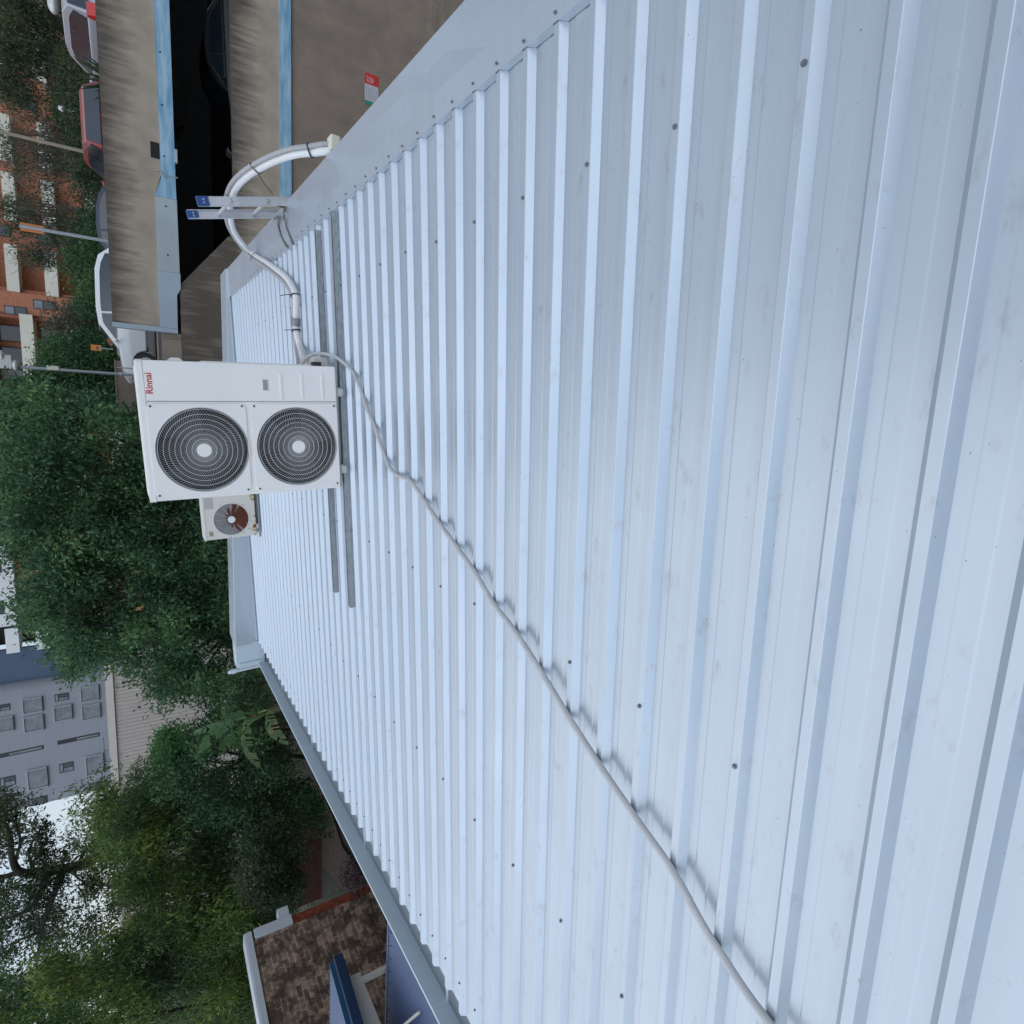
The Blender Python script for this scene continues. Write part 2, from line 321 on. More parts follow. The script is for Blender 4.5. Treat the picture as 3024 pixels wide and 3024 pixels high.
# ------------------------------------------------------------------ terrain
def ground():
    mb = MB(); xs = [-400, -200, -100, -60, -40, -30, -24, -20, -16, -13, -10, -8, -6, -5, -4, -3, -2, -1, 1, 4, 8, 14, 20, 30, 60, 120, 250, 400]
    ys = [-200, -60, -20, -8, -2, 2, 5, 8, 11, 14, 17, 20, 24, 28, 34, 42, 52, 64, 80, 110, 160, 260, 420, 700]
    def hz(x, y):
        a = min(max((-2 - x) / 4, 0), 1); z = 3.2 * a * a * (3 - 2 * a)
        b = min(max((y - 30) / 25, 0), 1) * 4.0
        return z + b + (0.12 * math.sin(x * 1.3 + y) if x < -6 and 6 < y < 60 else 0)
    for y in ys:
        for x in xs: mb.v.append((x, y, hz(x, y)))
    n = len(xs); mb.f = [(j * n + i, j * n + i + 1, (j + 1) * n + i + 1, (j + 1) * n + i) for j in range(len(ys) - 1) for i in range(n - 1)]
    tag(mb.build('ground', GROUND, smooth=True), kind='structure')
ground()
tag(MB().box(2.0, 34, -6, 17.9, -0.3, 0.04).build('driveway', PAVE), kind='structure')

def on_z(px, py, z):
    d = ray(px, py); k = (z - EYE) / d.z; return Vector((d.x * k, d.y * k, z))
pp = [on_z(*q, 3.26) for q in ((1030, 2640), (955, 2560), (925, 2420), (885, 2330), (930, 2290), (985, 2420), (1010, 2500), (1060, 2570))]
tag(MB().add([tuple(p) for p in pp] + [(p.x, p.y, 2.9) for p in pp], [tuple(range(8))] + [(i, i + 8, (i + 1) % 8 + 8, (i + 1) % 8) for i in range(8)]).build('garden_path', mat('brown_path_earth', (0.085, 0.058, 0.042), 0.95, var=0.35, vscale=2)), kind='structure')

# ------------------------------------------------------------------ the roofed building under the camera
SP = 0.19
BL = empty('metal_roofed_building', RM(), 'low building under a pale blue-grey ribbed steel roof that fills the foreground', 'building')
def bl(mb, name, m, parent=None, **k): 
    o = mb.build(name, m, **k); o.parent = parent or BL; return o
TN, TF = -12 * SP, 7.6           # near and far ends of the sheeting along the gutter
SL = 5.055                       # sheet length from flashing lip to gutter
def profile():
    pts = []
    i0, i1 = -12, 39
    for i in range(i0, i1 + 1):
        t = i * SP
        pts += [(t - 0.0205, -0.029), (t - 0.0015, -0.0012), (t, 0), (t + 0.026, 0), (t + 0.0275, -0.0012), (t + 0.0465, -0.029),
                (t + 0.0845, -0.029), (t + 0.0895, -0.0279), (t + 0.1330, -0.0279), (t + 0.1380, -0.029)]
    return pts
pr = profile()
mb = MB(); xs = [0.02] + [-(k + 1) * SL / 10 for k in range(10)]
for x in xs:
    for t, h in pr: mb.v.append((x, t, h))
n = len(pr)
mb.f = [(j * n + i, j * n + i + 1, (j + 1) * n + i + 1, (j + 1) * n + i) for j in range(len(xs) - 1) for i in range(n - 1)]
sheet = bl(mb, 'roof_sheet', ROOF, smooth=False)
# high-side flashing: top face, turned-down lip notched over the ribs, outer drop
mb = MB(); y0, y1 = TN - 0.3, 7.62; H = 0.004
nseg = 44
for i in range(nseg + 1):
    y = y0 + (y1 - y0) * i / nseg; wob = 0.004 * math.sin(i * 1.7) + 0.003 * math.sin(i * 0.9 + 1)
    yo = y0 + (8.15 - y0) * i / nseg
    mb.v += [(0.0, y, H), (0.12, y, H + 0.003 + wob), (0.25, y + (yo - y) * .6, H + 0.002 - wob), (0.37, yo, H), (0.374, yo, H - 0.006), (0.374, yo, -0.35)]
mb.f = [(i * 6 + k, i * 6 + k + 1, (i + 1) * 6 + k + 1, (i + 1) * 6 + k) for i in range(nseg) for k in range(5)]
for k in range(-12, 39):        # lip tongues hanging into each pan
    a, b2 = k * SP + 0.0265, (k + 1) * SP - 0.001
    mb.add([(0.0, a + .001, H), (0.0, b2, H), (-0.004, b2 - 0.018, -0.026), (-0.004, a + 0.020, -0.026)], [(0, 1, 2, 3)])
flash = bl(mb, 'ridge_flashing', FLASH, smooth=False)
# hex screws with washers
def screw_mb(sc=1.0):
    m = MB(); m.cyl((0, 0), 0.0078 * sc, 0.0, 0.0022, n=16); m.cyl((0, 0), 0.0048 * sc, 0.0022, 0.0075, n=6); return m
s0 = screw_mb().build('screw', SCREW)
def put_screw(x, y, h, parent, first=[True]):
    if first[0]: o = s0; first[0] = False
    else: o = s0.copy(); COL.objects.link(o)
    o.parent = parent; o.location = (x, y, h); o.rotation_euler = (random.uniform(-.12, .12), random.uniform(-.12, .12), random.uniform(0, 1)); return o
for row, (s, par) in enumerate(((0.512, 0), (2.306, 0), (3.53, 1))):
    for k in range(-5 + par * 0, 20):
        put_screw(-(s + random.uniform(-.012, .012)), 2 * k * SP + 0.013, 0.0005, sheet) if -6 < 2 * k < 32 else None
for k in range(-8, 32):
    put_screw(0.026 + random.uniform(-.004, .006), k * SP + 0.014 + random.uniform(-.004, .004), H + 0.003, flash).scale = (.82, .82, .8)
mb = MB(); 
for k in range(-8, 39):
    q = screw_mb(0.9); mb.add([(v[0] - 4.82 + random.uniform(-.01, .01) * 0, v[1] + k * SP + 0.013, v[2] + 0.0005) for v in q.v], q.f)
tag(bl(mb, 'eave_screws', SCREW, sheet), kind='stuff')
# box gutter
mb = MB(); g0, g1 = TN - 0.3, 7.60
prof = [(-5.00, 0.0 - 0.05), (-5.00, -0.118), (-5.452, -0.118), (-5.452, 0.0), (-5.470, 0.002), (-5.470, -0.014), (-5.460, -0.016), (-5.460, -0.126), (-4.992, -0.126), (-4.992, -0.05)]
m = len(prof); 
for i in range(12):
    y = g0 + (g1 - g0) * i / 11
    mb.v += [(x, y, z) for x, z in prof]
mb.f = [(i * m + k, i * m + (k + 1) % m, (i + 1) * m + (k + 1) % m, (i + 1) * m + k) for i in range(11) for k in range(m)]
gut = bl(mb, 'gutter', GUT, smooth=False)
q = MB(); q.box(-5.02, -5.449, g0, g1 - .01, -0.1176, -0.1158); bl(q, 'gutter_floor_shade', mat('gutter_shade_tone', (0.17, 0.205, 0.24), 0.6, var=0.2, vscale=3), gut)  # dark sheet on the gutter floor: shade put into its colour
for yb in (-0.4, 1.35, 3.05, 4.9, 6.5):
    q = MB(); q.box(-5.449, -5.02, yb, yb + 0.035, -0.1157, -0.1135); q.box(-5.451, -5.448, yb, yb + 0.035, -0.1135, -0.004); bl(q, 'gutter_strap', GUT, gut)
# level parapet at the far end: the roof falls away from it towards the gutter
hc = lambda x: 0.035 - 0.0535 * x
mb = MB(); xa, xb = 0.374, -5.10
for (x, yy) in ((xa, 0), (xb, 0)):
    h = hc(x); mb.v += [(x, 7.60, -0.10), (x, 7.60, h), (x, 7.605, h + 0.004), (x, 7.72, h + 0.006), (x, 8.12, h - 0.002), (x, 8.15, h), (x, 8.15, -0.6)]
mb.f = [(k, k + 1, k + 8, k + 7) for k in range(6)]
# subdivide lightly so the sheet can dent
par = bl(mb, 'parapet_capping', FLASH, smooth=False)
q = MB(); q.box(0.33, -5.05, 7.588, 7.598, -0.005, 0.012); bl(q, 'apron_trim', GUT)
mb = MB(); h = hc(-5.1)
mb.box(-5.10, -5.47, 7.62, 7.90, -0.10, h + 0.002); mb.box(-5.40, -5.475, 7.60, 7.617, -0.09, h - 0.035); mb.box(-5.075, -5.10, 7.585, 7.605, -0.05, 0.05)
bl(mb, 'gutter_stop_end', GUT, bevel=0.004)
mb = MB(); mb.box(-4.95, 0.36, -2.2, 7.58, -7.2, -0.14)
bl(mb, 'wall', CONC)
# vent pipe outside the gutter
vp = empty('vent_pipe', RM(5.575, 7.78, -1.5), 'short white plastic vent pipe with a domed cap beside the far end of the gutter', 'pipe')
m = MB(); m.cyl((0, 0), 0.027, 0, 1.84, n=18); m.build('tube', mat('white_pvc', (0.62, 0.66, 0.74), 0.3, var=0.05), vp, smooth=True)
m = MB(); m.cyl((0, 0), 0.036, 1.80, 1.87, n=18); m.cyl((0, 0), 0.030, 1.87, 1.90, n=18); m.cyl((0, 0), 0.034, 1.90, 1.925, n=18, r2=0.012); m.build('cap', bpy.data.materials['white_pvc'], vp, bevel=0.004)

# ------------------------------------------------------------------ rails on the roof
def rail(t, s_a, s_b, label):
    r = empty('support_rail', RM((s_a + s_b) / 2, t, 0.001), label, 'rail', 'steel channel rails lying along the roof')
    L = (s_b - s_a) / 2; m = MB()
    o, i, hh = 0.0205, 0.0175, 0.041
    pts = [(-o, 0), (o, 0), (o, hh), (0.011, hh), (0.011, hh - 0.008), (0.0135, hh - 0.008), (0.0135, hh - 0.003), (i, hh - 0.003), (i, 0.003), (-i, 0.003), (-i, hh - 0.003), (-0.0135, hh - 0.003), (-0.0135, hh - 0.008), (-0.011, hh - 0.008), (-0.011, hh), (-o, hh)]
    m.prism(pts, -L, L, 'x'); m.build('channel', GALV, r)
    return r
rail(2.70, 0.03, 2.93, 'grey galvanised channel rail under the front feet of the tall two-fan unit')
rail(3.115, 0.07, 2.93, 'grey galvanised channel rail farther back, under the rear edge of the tall two-fan unit')

# ------------------------------------------------------------------ tall two-fan condenser
TA = 2.66
def rounded(x0, x1, z0, z1, r, n=6):
    p = []
    for cx, cz, a0 in ((x1 - r, z1 - r, 0), (x0 + r, z1 - r, 90), (x0 + r, z0 + r, 180), (x1 - r, z0 + r, 270)):
        for k in range(n + 1):
            a = R_(a0 + 90 * k / n); p.append((cx + r * math.cos(a), cz + r * math.sin(a)))
    return p
def plate_with_hole(mb, x0, x1, z0, z1, r, cx, cz, R, ya, yb, N=96):
    outer = []
    rp = rounded(x0, x1, z0, z1, r, 8)
    def edge_at(a):
        d = (math.cos(a), math.sin(a)); best = None
        for i in range(len(rp)):
            (ax, az), (bx, bz) = rp[i], rp[(i + 1) % len(rp)]
            ex, ez = bx - ax, bz - az; den = d[0] * ez - d[1] * ex
            if abs(den) < 1e-12: continue
            k = ((ax - cx) * ez - (az - cz) * ex) / den; u = ((ax - cx) * d[1] - (az - cz) * d[0]) / den
            if k > 0 and -1e-6 <= u <= 1 + 1e-6 and (best is None or k < best): best = k
        return (cx + d[0] * best, cz + d[1] * best)
    b = len(mb.v)
    for i in range(N):
        a = 2 * math.pi * i / N; o = edge_at(a); inn = (cx + R * math.cos(a), cz + R * math.sin(a)); in2 = (cx + (R - .006) * math.cos(a), cz + (R - .006) * math.sin(a))
        mb.v += [(o[0], yb, o[1]), (o[0] + (cx - o[0]) * .012, ya, o[1] + (cz - o[1]) * .012), (inn[0], ya, inn[1]), (in2[0], ya + 0.012, in2[1])]
    for i in range(N):
        j = (i + 1) % N
        for k in range(3): mb.f.append((b + i * 4 + k, b + i * 4 + k + 1, b + j * 4 + k + 1, b + j * 4 + k))
def fan_grille(parent, cx, cz, R, y, wires, rings, mt, hub, twist=0.55, name='fan_grille', ww=0.0013):
    m = MB(); K = 9
    for i in range(wires):
        a0 = 2 * math.pi * i / wires; b = len(m.v)
        for k in range(K + 1):
            u = k / K; r = hub + (R - hub) * u; a = a0 - twist * (u ** 1.5); yy = y - 0.010 + 0.012 * u * u
            ta = a + math.pi / 2; dx, dz = math.cos(ta) * ww / 2, math.sin(ta) * ww / 2
            m.v += [(cx + r * math.cos(a) - dx, yy, cz + r * math.sin(a) - dz), (cx + r * math.cos(a) + dx, yy, cz + r * math.sin(a) + dz), (cx + r * math.cos(a) + dx, yy + 0.003, cz + r * math.sin(a) + dz), (cx + r * math.cos(a) - dx, yy + 0.003, cz + r * math.sin(a) - dz)]
        for k in range(K):
            for q in range(4): m.f.append((b + k * 4 + q, b + k * 4 + (q + 1) % 4, b + (k + 1) * 4 + (q + 1) % 4, b + (k + 1) * 4 + q))
    for j in range(rings):
        r = hub + (R - hub) * (j + 1) / (rings + .35) ; N = 64; b = len(m.v); u = (r - hub) / (R - hub); yy = y - 0.013 + 0.012 * u * u
        for i in range(N):
            a = 2 * math.pi * i / N
            for dr, dy in ((-.0013, 0), (.0013, 0), (.0013, .003), (-.0013, .003)): m.v.append((cx + (r + dr) * math.cos(a), yy + dy, cz + (r + dr) * math.sin(a)))
        for i in range(N):
            for q in range(4): m.f.append((b + i * 4 + q, b + i * 4 + (q + 1) % 4, b + ((i + 1) % N) * 4 + (q + 1) % 4, b + ((i + 1) % N) * 4 + q))
    return m.build(name, mt, parent)
def fan_blades(parent, cx, cz, R, y, phase):
    m = MB()
    for i in range(3):
        a0 = phase + i * 2 * math.pi / 3; b = len(m.v); K = 7
        for k in range(K + 1):
            u = k / K; r = 0.2 * R + 0.76 * R * u
            for w, dy in ((-0.62, 0.0), (0.0, 0.035), (0.62, 0.07)):
                a = a0 + w * (0.75 + 0.25 * u) + 0.25 * u; m.v.append((cx + r * math.cos(a), y + dy, cz + r * math.sin(a)))
        for k in range(K):
            for q in range(2): m.f.append((b + k * 3 + q, b + k * 3 + q + 1, b + (k + 1) * 3 + q + 1, b + (k + 1) * 3 + q))
    m.cyl((cx, cz), 0.2 * R, y - 0.01, y + 0.08, 'y', n=20); m.sm = True
    return m.build('fan_blades', BLADE, parent)
SCN = 1.5225
AC = empty('two_fan_condenser', RM(SCN, TA, 0.067), 'tall off-white two-fan outdoor air-conditioning unit with red lettering, standing on two rails', 'air conditioner')
def fl(px, py):                 # photo point on the front face -> local (x, z)
    s, h = on_t(px, py, TA); return (SCN - s, h - 0.067)
HW, HT, DP = 0.442, 1.222, 0.345
m = MB(); m.prism(rounded(-HW, HW, 0.0, DP, 0.02, 4), 0.012, HT, 'z')
m.build('cabinet', CASE, AC, smooth=True)
m = MB(); m.prism(rounded(-HW - .004, HW + .004, -0.006, DP + .006, 0.026, 5), HT - 0.030, HT + 0.006, 'z'); m.prism(rounded(-HW + .03, HW - .03, 0.03, DP - .03, 0.026, 5), HT + 0.006, HT + 0.012, 'z')
m.build('lid', CASE, AC, bevel=0.007)
m = MB(); m.box(-HW + .004, HW - .004, 0.006, DP - .006, 0.0, 0.012); m.build('base_pan', GREYP, AC)
xs_, _ = fl(700, 1186); 
m = MB(); m.box(xs_ - .0015, xs_ + .0015, -0.0004, 0.003, 0.014, HT - 0.03); m.build('panel_seam', FRAME, AC)
m = MB(); m.box(xs_ + .003, HW - .003, -0.0035, 0.002, 0.016, HT - 0.034); sp_ = m.build('service_panel', CASE, AC, bevel=0.002)
c1x, c1z = fl(603, 1326); c2x, c2z = fl(881, 1317)
zt = fl(440, 1300)[1]; zm1 = fl(733, 1300)[1]; zm2 = fl(745, 1300)[1]; zb = fl(999, 1300)[1]
RF = 0.277
for (cx, cz, z0, z1, ph) in ((c1x, c1z, zm1, zt, 0.4), (c2x, c2z, zb, zm2, 1.1)):
    cx = (xs_ - HW) / 2 + 0.004
    m = MB(); plate_with_hole(m, -HW + 0.022, xs_ - 0.012, z0, z1, 0.03, cx, cz, RF, -0.012, 0.001)
    pl = m.build('fan_plate', CASE, AC, smooth=False)
    m = MB(); m.cyl((cx, cz), RF + 0.002, 0.11, 0.112, 'y', n=48)
    for i in range(48):
        a, b3 = 2 * math.pi * i / 48, 2 * math.pi * (i + 1) / 48
        m.add([(cx + RF * math.cos(a), -0.004, cz + RF * math.sin(a)), (cx + RF * math.cos(b3), -0.004, cz + RF * math.sin(b3)), (cx + RF * math.cos(b3), 0.11, cz + RF * math.sin(b3)), (cx + RF * math.cos(a), 0.11, cz + RF * math.sin(a))], [(0, 1, 2, 3)])
    m.build('fan_cavity', DARK, AC, smooth=False)
    fan_blades(AC, cx, cz, RF, 0.02, ph)
    fan_grille(AC, cx, cz, RF - 0.001, -0.008, 96, 7, WIRE, 0.04)
    m = MB(); m.cyl((cx, cz), 0.044, -0.026, -0.006, 'y', n=32); m.build('grille_badge', CASE, AC, bevel=0.004)
    for (sx, sz) in ((-HW + 0.04, z0 + 0.025), (xs_ - 0.03, z0 + 0.025), (-HW + 0.04, z1 - 0.025), (xs_ - 0.03, z1 - 0.025)):
        m = MB(); m.cyl((sx, sz), 0.0065, -0.0145, -0.0115, 'y', n=12); m.build('screw', FRAME, AC)
# the cabinet front behind the plates must be open: dark disc sits in front of it, so cut the cabinet
cab = [o for o in AC.children if o.name.startswith('cabinet')][0]
for cz in (c1z, c2z):
    m = MB(); m.cyl(((xs_ - HW) / 2 + 0.004, cz), RF, -0.05, 0.115, 'y', n=48); cut = m.build('cutter', CASE, AC)
    bo = cab.modifiers.new('hole', 'BOOLEAN'); bo.object = cut; bo.operation = 'DIFFERENCE'; bo.solver = 'EXACT'
bpy.context.view_layer.update()
dg = bpy.context.evaluated_depsgraph_get(); newm = bpy.data.meshes.new_from_object(cab.evaluated_get(dg)); cab.modifiers.clear(); cab.data = newm
for o in [o for o in AC.children if o.name.startswith('cutter')]: bpy.data.objects.remove(o)
lx, lz = fl(452, 1164); 
t_ = text_mesh('brand_lettering', 'Rinnai', 0.052, RED, AC, Matrix.Translation((lx, -0.0045, lz)) @ Matrix.Rotation(R_(90), 4, 'X') @ Matrix.Scale(1.02, 4, (1, 0, 0)), bold=0.0009)
ax, az = fl(783, 1137); m = MB(); m.box(ax - .042, ax + .042, -0.006, -0.003, az - .022, az + .022); m.build('handle_frame', CASE, AC, bevel=0.002); m = MB(); m.box(ax - .035, ax + .035, -0.0072, -0.0058, az - .016, az + .016); m.build('handle_recess', GREYP, AC)
for px in (829, 891, 951):
    ax, az = fl(px, 1141); m = MB(); p = rounded(ax - .088, ax + .088, az - .009, az + .009, 0.0088, 5); m.prism(p, -0.009, -0.002, 'y'); m.build('pressed_groove', CASE, AC, bevel=0.003)
# feet on the rails, side valve cover, side handle
for fx in (-0.30, 0.26):
    for fy in (0.035, DP + 0.09):
        m = MB(); m.box(fx - .032, fx + .032, fy - .032, fy + .02, -0.025, -0.002); ft = m.build('foot', BOLT if fy < .1 else GALV, AC, bevel=0.003)
        m = MB(); m.cyl((fx, fy - .02), 0.010, -0.002, 0.014, n=6); m.build('bolt', BOLT, ft)
    m = MB(); m.box(fx - .028, fx + .028, -0.045, DP + 0.11, -0.0065, -0.0005); m.box(fx - .024, fx + .024, -0.045, -0.02, -0.026, -0.0065); m.build('foot_bracket', BOLT, AC)
m = MB(); m.prism([(0.10, 0.08), (0.30, 0.08), (0.30, 0.86), (0.10, 0.86)], HW, HW + 0.010, 'x'); m.build('side_panel', CASE, AC, bevel=0.005)
m = MB(); m.prism([(0.96, HW), (0.985, HW + 0.022), (1.03, HW + 0.022), (1.06, HW)], 0.06, 0.16, 'y')
m.v = [(v[2], v[1], v[0]) for v in m.v]; m.build('side_handle', CASE, AC, bevel=0.004)
m = MB(); m.box(HW, HW + 0.07, 0.12, 0.30, 0.02, 0.13); m.build('valve_cover', CASE2, AC, bevel=0.008)
m = MB(); m.box(HW - .01, HW + 0.03, 0.06, 0.12, 0.09, 0.15); m.build('valve_block', BLACK, AC, bevel=0.004)

# ------------------------------------------------------------------ small rusty condenser
TB = 6.55
sB0, sB1 = 2.36, 3.155
SB = (sB0 + sB1) / 2; HB = (sB1 - sB0) / 2
SMALL = empty('rusty_condenser', RM(SB, TB, 0.055), 'small old off-white air-conditioning unit with a badly rusted fan grille, behind the tall unit', 'air conditioner')
def fs(px, py): s, h = on_t(px, py, TB); return (SB - s, h - 0.055)
HH = 0.61
case_r = mat('rust_stained_enamel', (0.63, 0.60, 0.54), 0.5); n, b = nodes_of(case_r)
z = noise_n(n, 9, 6, (1, 1, 0.6), 0.7); tcx = n.nodes.new('ShaderNodeTexCoord'); sx = n.nodes.new('ShaderNodeSeparateXYZ'); n.links.new(tcx.outputs['Object'], sx.inputs[0])
mr = n.nodes.new('ShaderNodeMapRange'); mr.inputs['From Min'].default_value = 0.13; mr.inputs['From Max'].default_value = 0.0; mr.inputs['To Min'].default_value = 0; mr.inputs['To Max'].default_value = 0.24; n.links.new(sx.outputs['Z'], mr.inputs['Value'])
ad = n.nodes.new('ShaderNodeMath'); ad.operation = 'ADD'; n.links.new(z.outputs['Fac'], ad.inputs[0]); n.links.new(mr.outputs[0], ad.inputs[1])
r = ramp(n, [(0.70, (0.63, 0.60, 0.54)), (0.745, (0.42, 0.28, 0.10)), (0.80, (0.16, 0.05, 0.025))]); n.links.new(ad.outputs[0], r.inputs[0]); n.links.new(r.outputs[0], b.inputs['Base Color'])
m = MB(); m.prism(rounded(-HB, HB, 0, 0.28, 0.015, 4), 0, HH, 'z'); cab2 = m.build('cabinet', case_r, SMALL, smooth=True)
m = MB(); m.prism(rounded(-HB - .005, HB + .005, -0.005, 0.285, 0.018, 4), HH - 0.02, HH + 0.008, 'z'); m.build('lid', case_r, SMALL, bevel=0.004)
bx, bz = fs(683.4, 1533.5); RB = 0.205
m = MB(); m.cyl((bx, bz), RB, -0.05, 0.06, 'y', n=48); cut = m.build('cutter2', CASE, SMALL); bo = cab2.modifiers.new('hole', 'BOOLEAN'); bo.object = cut; bo.solver = 'EXACT'
bpy.context.view_layer.update(); dg = bpy.context.evaluated_depsgraph_get(); nm = bpy.data.meshes.new_from_object(cab2.evaluated_get(dg)); cab2.modifiers.clear(); cab2.data = nm; bpy.data.objects.remove(cut)
N = 56; m = MB()
for i in range(N):
    a, c = 2 * math.pi * i / N, 2 * math.pi * (i + 1) / N
    rings = [(RB + .022, 0.0), (RB + .018, -0.006), (RB + 0.004, -0.006), (RB, 0.0), (RB, 0.055)]
    for k in range(4):
        (ra, ya), (rb, yb) = rings[k], rings[k + 1]
        m.add([(bx + ra * math.cos(a), ya, bz + ra * math.sin(a)), (bx + ra * math.cos(c), ya, bz + ra * math.sin(c)), (bx + rb * math.cos(c), yb, bz + rb * math.sin(c)), (bx + rb * math.cos(a), yb, bz + rb * math.sin(a))], [(0, 1, 2, 3)])
m.build('fan_ring', case_r, SMALL, smooth=False)
m = MB(); m.cyl((bx, bz), RB, 0.05, 0.056, 'y', n=40); m.build('fan_cavity', mat('condenser_fins', (0.15, 0.155, 0.16), 0.6, var=0.3, vscale=30), SMALL)
# rust spreads over the grille as ragged petals, heaviest low down
rg = mat('rusted_grille_wire', (0.40, 0.40, 0.40), 0.6); n, b = nodes_of(rg)
tcx = n.nodes.new('ShaderNodeTexCoord'); mp = n.nodes.new('ShaderNodeMapping'); mp.inputs['Location'].default_value = (-bx, 0, -bz); n.links.new(tcx.outputs['Object'], mp.inputs[0])
sx = n.nodes.new('ShaderNodeSeparateXYZ'); n.links.new(mp.outputs[0], sx.inputs[0])
def mth(op, a, b_=None):
    x = n.nodes.new('ShaderNodeMath'); x.operation = op
    for i, v in enumerate((a, b_)):
        if v is None: continue
        if isinstance(v, (int, float)): x.inputs[i].default_value = v
        else: n.links.new(v, x.inputs[i])
    return x.outputs[0]
ang = mth('ARCTAN2', sx.outputs['Z'], sx.outputs['X']); rad = mth('SQRT', mth('ADD', mth('MULTIPLY', sx.outputs['X'], sx.outputs['X']), mth('MULTIPLY', sx.outputs['Z'], sx.outputs['Z'])))
pet = mth('ABSOLUTE', mth('SINE', mth('MULTIPLY', ang, 6.5)))
low = mth('MULTIPLY', sx.outputs['Z'], -0.95); rightw = mth('MULTIPLY', sx.outputs['X'], 0.25)
zz = n.nodes.new('ShaderNodeTexNoise'); zz.inputs['Scale'].default_value = 14; n.links.new(mp.outputs[0], zz.inputs['Vector'])
reach = mth('ADD', mth('ADD', mth('ADD', 0.03, mth('MULTIPLY', pet, 0.12)), mth('ADD', low, rightw)), mth('MULTIPLY', mth('SUBTRACT', zz.outputs['Fac'], 0.5), 0.10))
isr = mth('GREATER_THAN', reach, rad)
col = mixc(n, isr, (0.42, 0.42, 0.42), (0.17, 0.048, 0.026)); n.links.new(col, b.inputs['Base Color'])
gr = fan_grille(SMALL, bx, bz, RB - .002, -0.004, 12, 26, rg, 0.03, 0.0, ww=0.004)
gr.data.materials[0] = rg
m = MB(); N2 = 96; K2 = 14; b0 = 0
# rust flakes bridge the wires: ragged petals standing just in front of the cavity
for i in range(N2):
    a = 2 * math.pi * i / N2; ca, sa = math.cos(a), math.sin(a)
    pt = abs(math.sin(a * 6.5)) ; reach_ = 0.075 + pt * 0.10 + max(0, -sa) * 0.17 + max(0, ca) * 0.03 + random.uniform(-.016, .016) - max(0, sa) * 0.03
    reach_ = min(max(reach_, 0.035), RB - 0.006)
    m.v += [(bx + 0.028 * ca, 0.002, bz + 0.028 * sa), (bx + reach_ * ca, 0.004, bz + reach_ * sa)]
for i in range(N2):
    j = (i + 1) % N2; m.f.append((2 * i, 2 * i + 1, 2 * j + 1, 2 * j))
for v in list(m.v): pass
nf = len(m.v); m.v += [(x, y + 0.003, z_) for x, y, z_ in m.v]; m.f += [tuple(q + nf for q in f) for f in m.f]
m.build('rust_crust', RUST, SMALL)
m = MB(); m.cyl((bx, bz), 0.045, -0.024, -0.004, 'y', n=28); m.build('grille_badge', mat('badge_white', (0.72, 0.72, 0.71), 0.4, var=0.05), SMALL, bevel=0.003)
for a in (30, 75, 130, 175, 215, 260, 320):
    m = MB(); m.cyl((bx + (RB + .03) * math.cos(R_(a)), bz + (RB + .03) * math.sin(R_(a))), 0.005, -0.003, 0.0, 'y', n=8); m.build('screw', RUST, SMALL)
ax, az = fs(616, 1487); m = MB(); m.box(ax - .075, ax + .075, -0.002, 0.0, az - .05, az + .05); m.build('rating_plate', mat('plate_grey', (0.45, 0.42, 0.40), 0.5, var=0.1), SMALL)
ax, az = fs(624, 1577); m = MB(); m.box(ax - .032, ax + .032, -0.003, 0.0, az - .022, az + .022); m.build('logo_plate', mat('worn_label', (0.40, 0.33, 0.20), 0.6, var=0.5, vscale=30), SMALL)
for fx in (-0.27, 0.27):
    m = MB(); m.box(fx - .03, fx + .03, -0.03, 0.31, -0.03, -0.002); m.build('foot', BOLT, SMALL, bevel=0.003)
for ty in (0.0, 0.25):
    r = empty('support_rail', RM(SB, TB + ty, 0.0), ('short galvanised rail under the front of the rusty unit' if ty == 0 else 'short galvanised rail under the back of the rusty unit'), 'rail', 'short rails under the rusty unit')
    m = MB(); m.box(-HB - .02, HB + .02, -0.02, 0.02, 0.001, 0.0245); m.build('channel', GALV, r)

# ------------------------------------------------------------------ conduit snaking over the ribs
def local_pts(pts, origin): return [Vector(p) - origin for p in pts]
def line_thing(name, pts, r, m, label, cat, n=12, smooth=6, group=None):
    o0 = Vector(pts[0]); e = MB(); e.tube(local_pts(pts, o0), r, n, smooth); o = e.build(name, m, None, smooth=True); o.location = o0; tag(o, label, cat, group); return o
CAB = [(1.017, 3.05, .16), (0.975, 2.98, .20), (0.955, 2.93, .20), (0.962, 2.86, .15), (0.985, 2.80, .09), (1.015, 2.69, .047), (1.05, 2.60, .026), (1.103, 2.50, .014), (1.172, 2.396, .013), (1.234, 2.32, .012), (1.304, 2.266, .012), (1.394, 2.17, .012), (1.48, 2.071, .012),
       (1.614, 1.949, .012), (1.718, 1.836, .012), (1.754, 1.722, .012), (1.76, 1.587, .012), (1.773, 1.488, .012), (1.843, 1.342, .012), (1.932, 1.167, .012), (2.005, 1.005, .012), (2.073, 0.851, .012), (2.132, 0.728, .012), (2.223, 0.578, .012),
       (2.308, 0.369, .012), (2.419, 0.166, .012), (2.533, -0.027, .012), (2.629, -0.207, .012), (2.718, -0.395, .012), (2.798, -0.571, .013), (2.893, -0.699, .013), (2.945, -0.794, .013), (2.984, -0.872, .013), (3.01, -0.951, .013), (3.05, -1.10, .013), (3.10, -1.4, .013)]
cabpx = [(889, 1076), (904, 1058), (922, 1047), (943, 1044), (970, 1047), (995, 1056), (1016, 1070), (1036, 1091)]
cabt = [2.96, 2.90, 2.84, 2.78, 2.73, 2.68, 2.62, 2.50]
head = [rf(on_t(x, y, t)[0], t, on_t(x, y, t)[1]) for (x, y), t in zip(cabpx[:6], cabt[:6])]
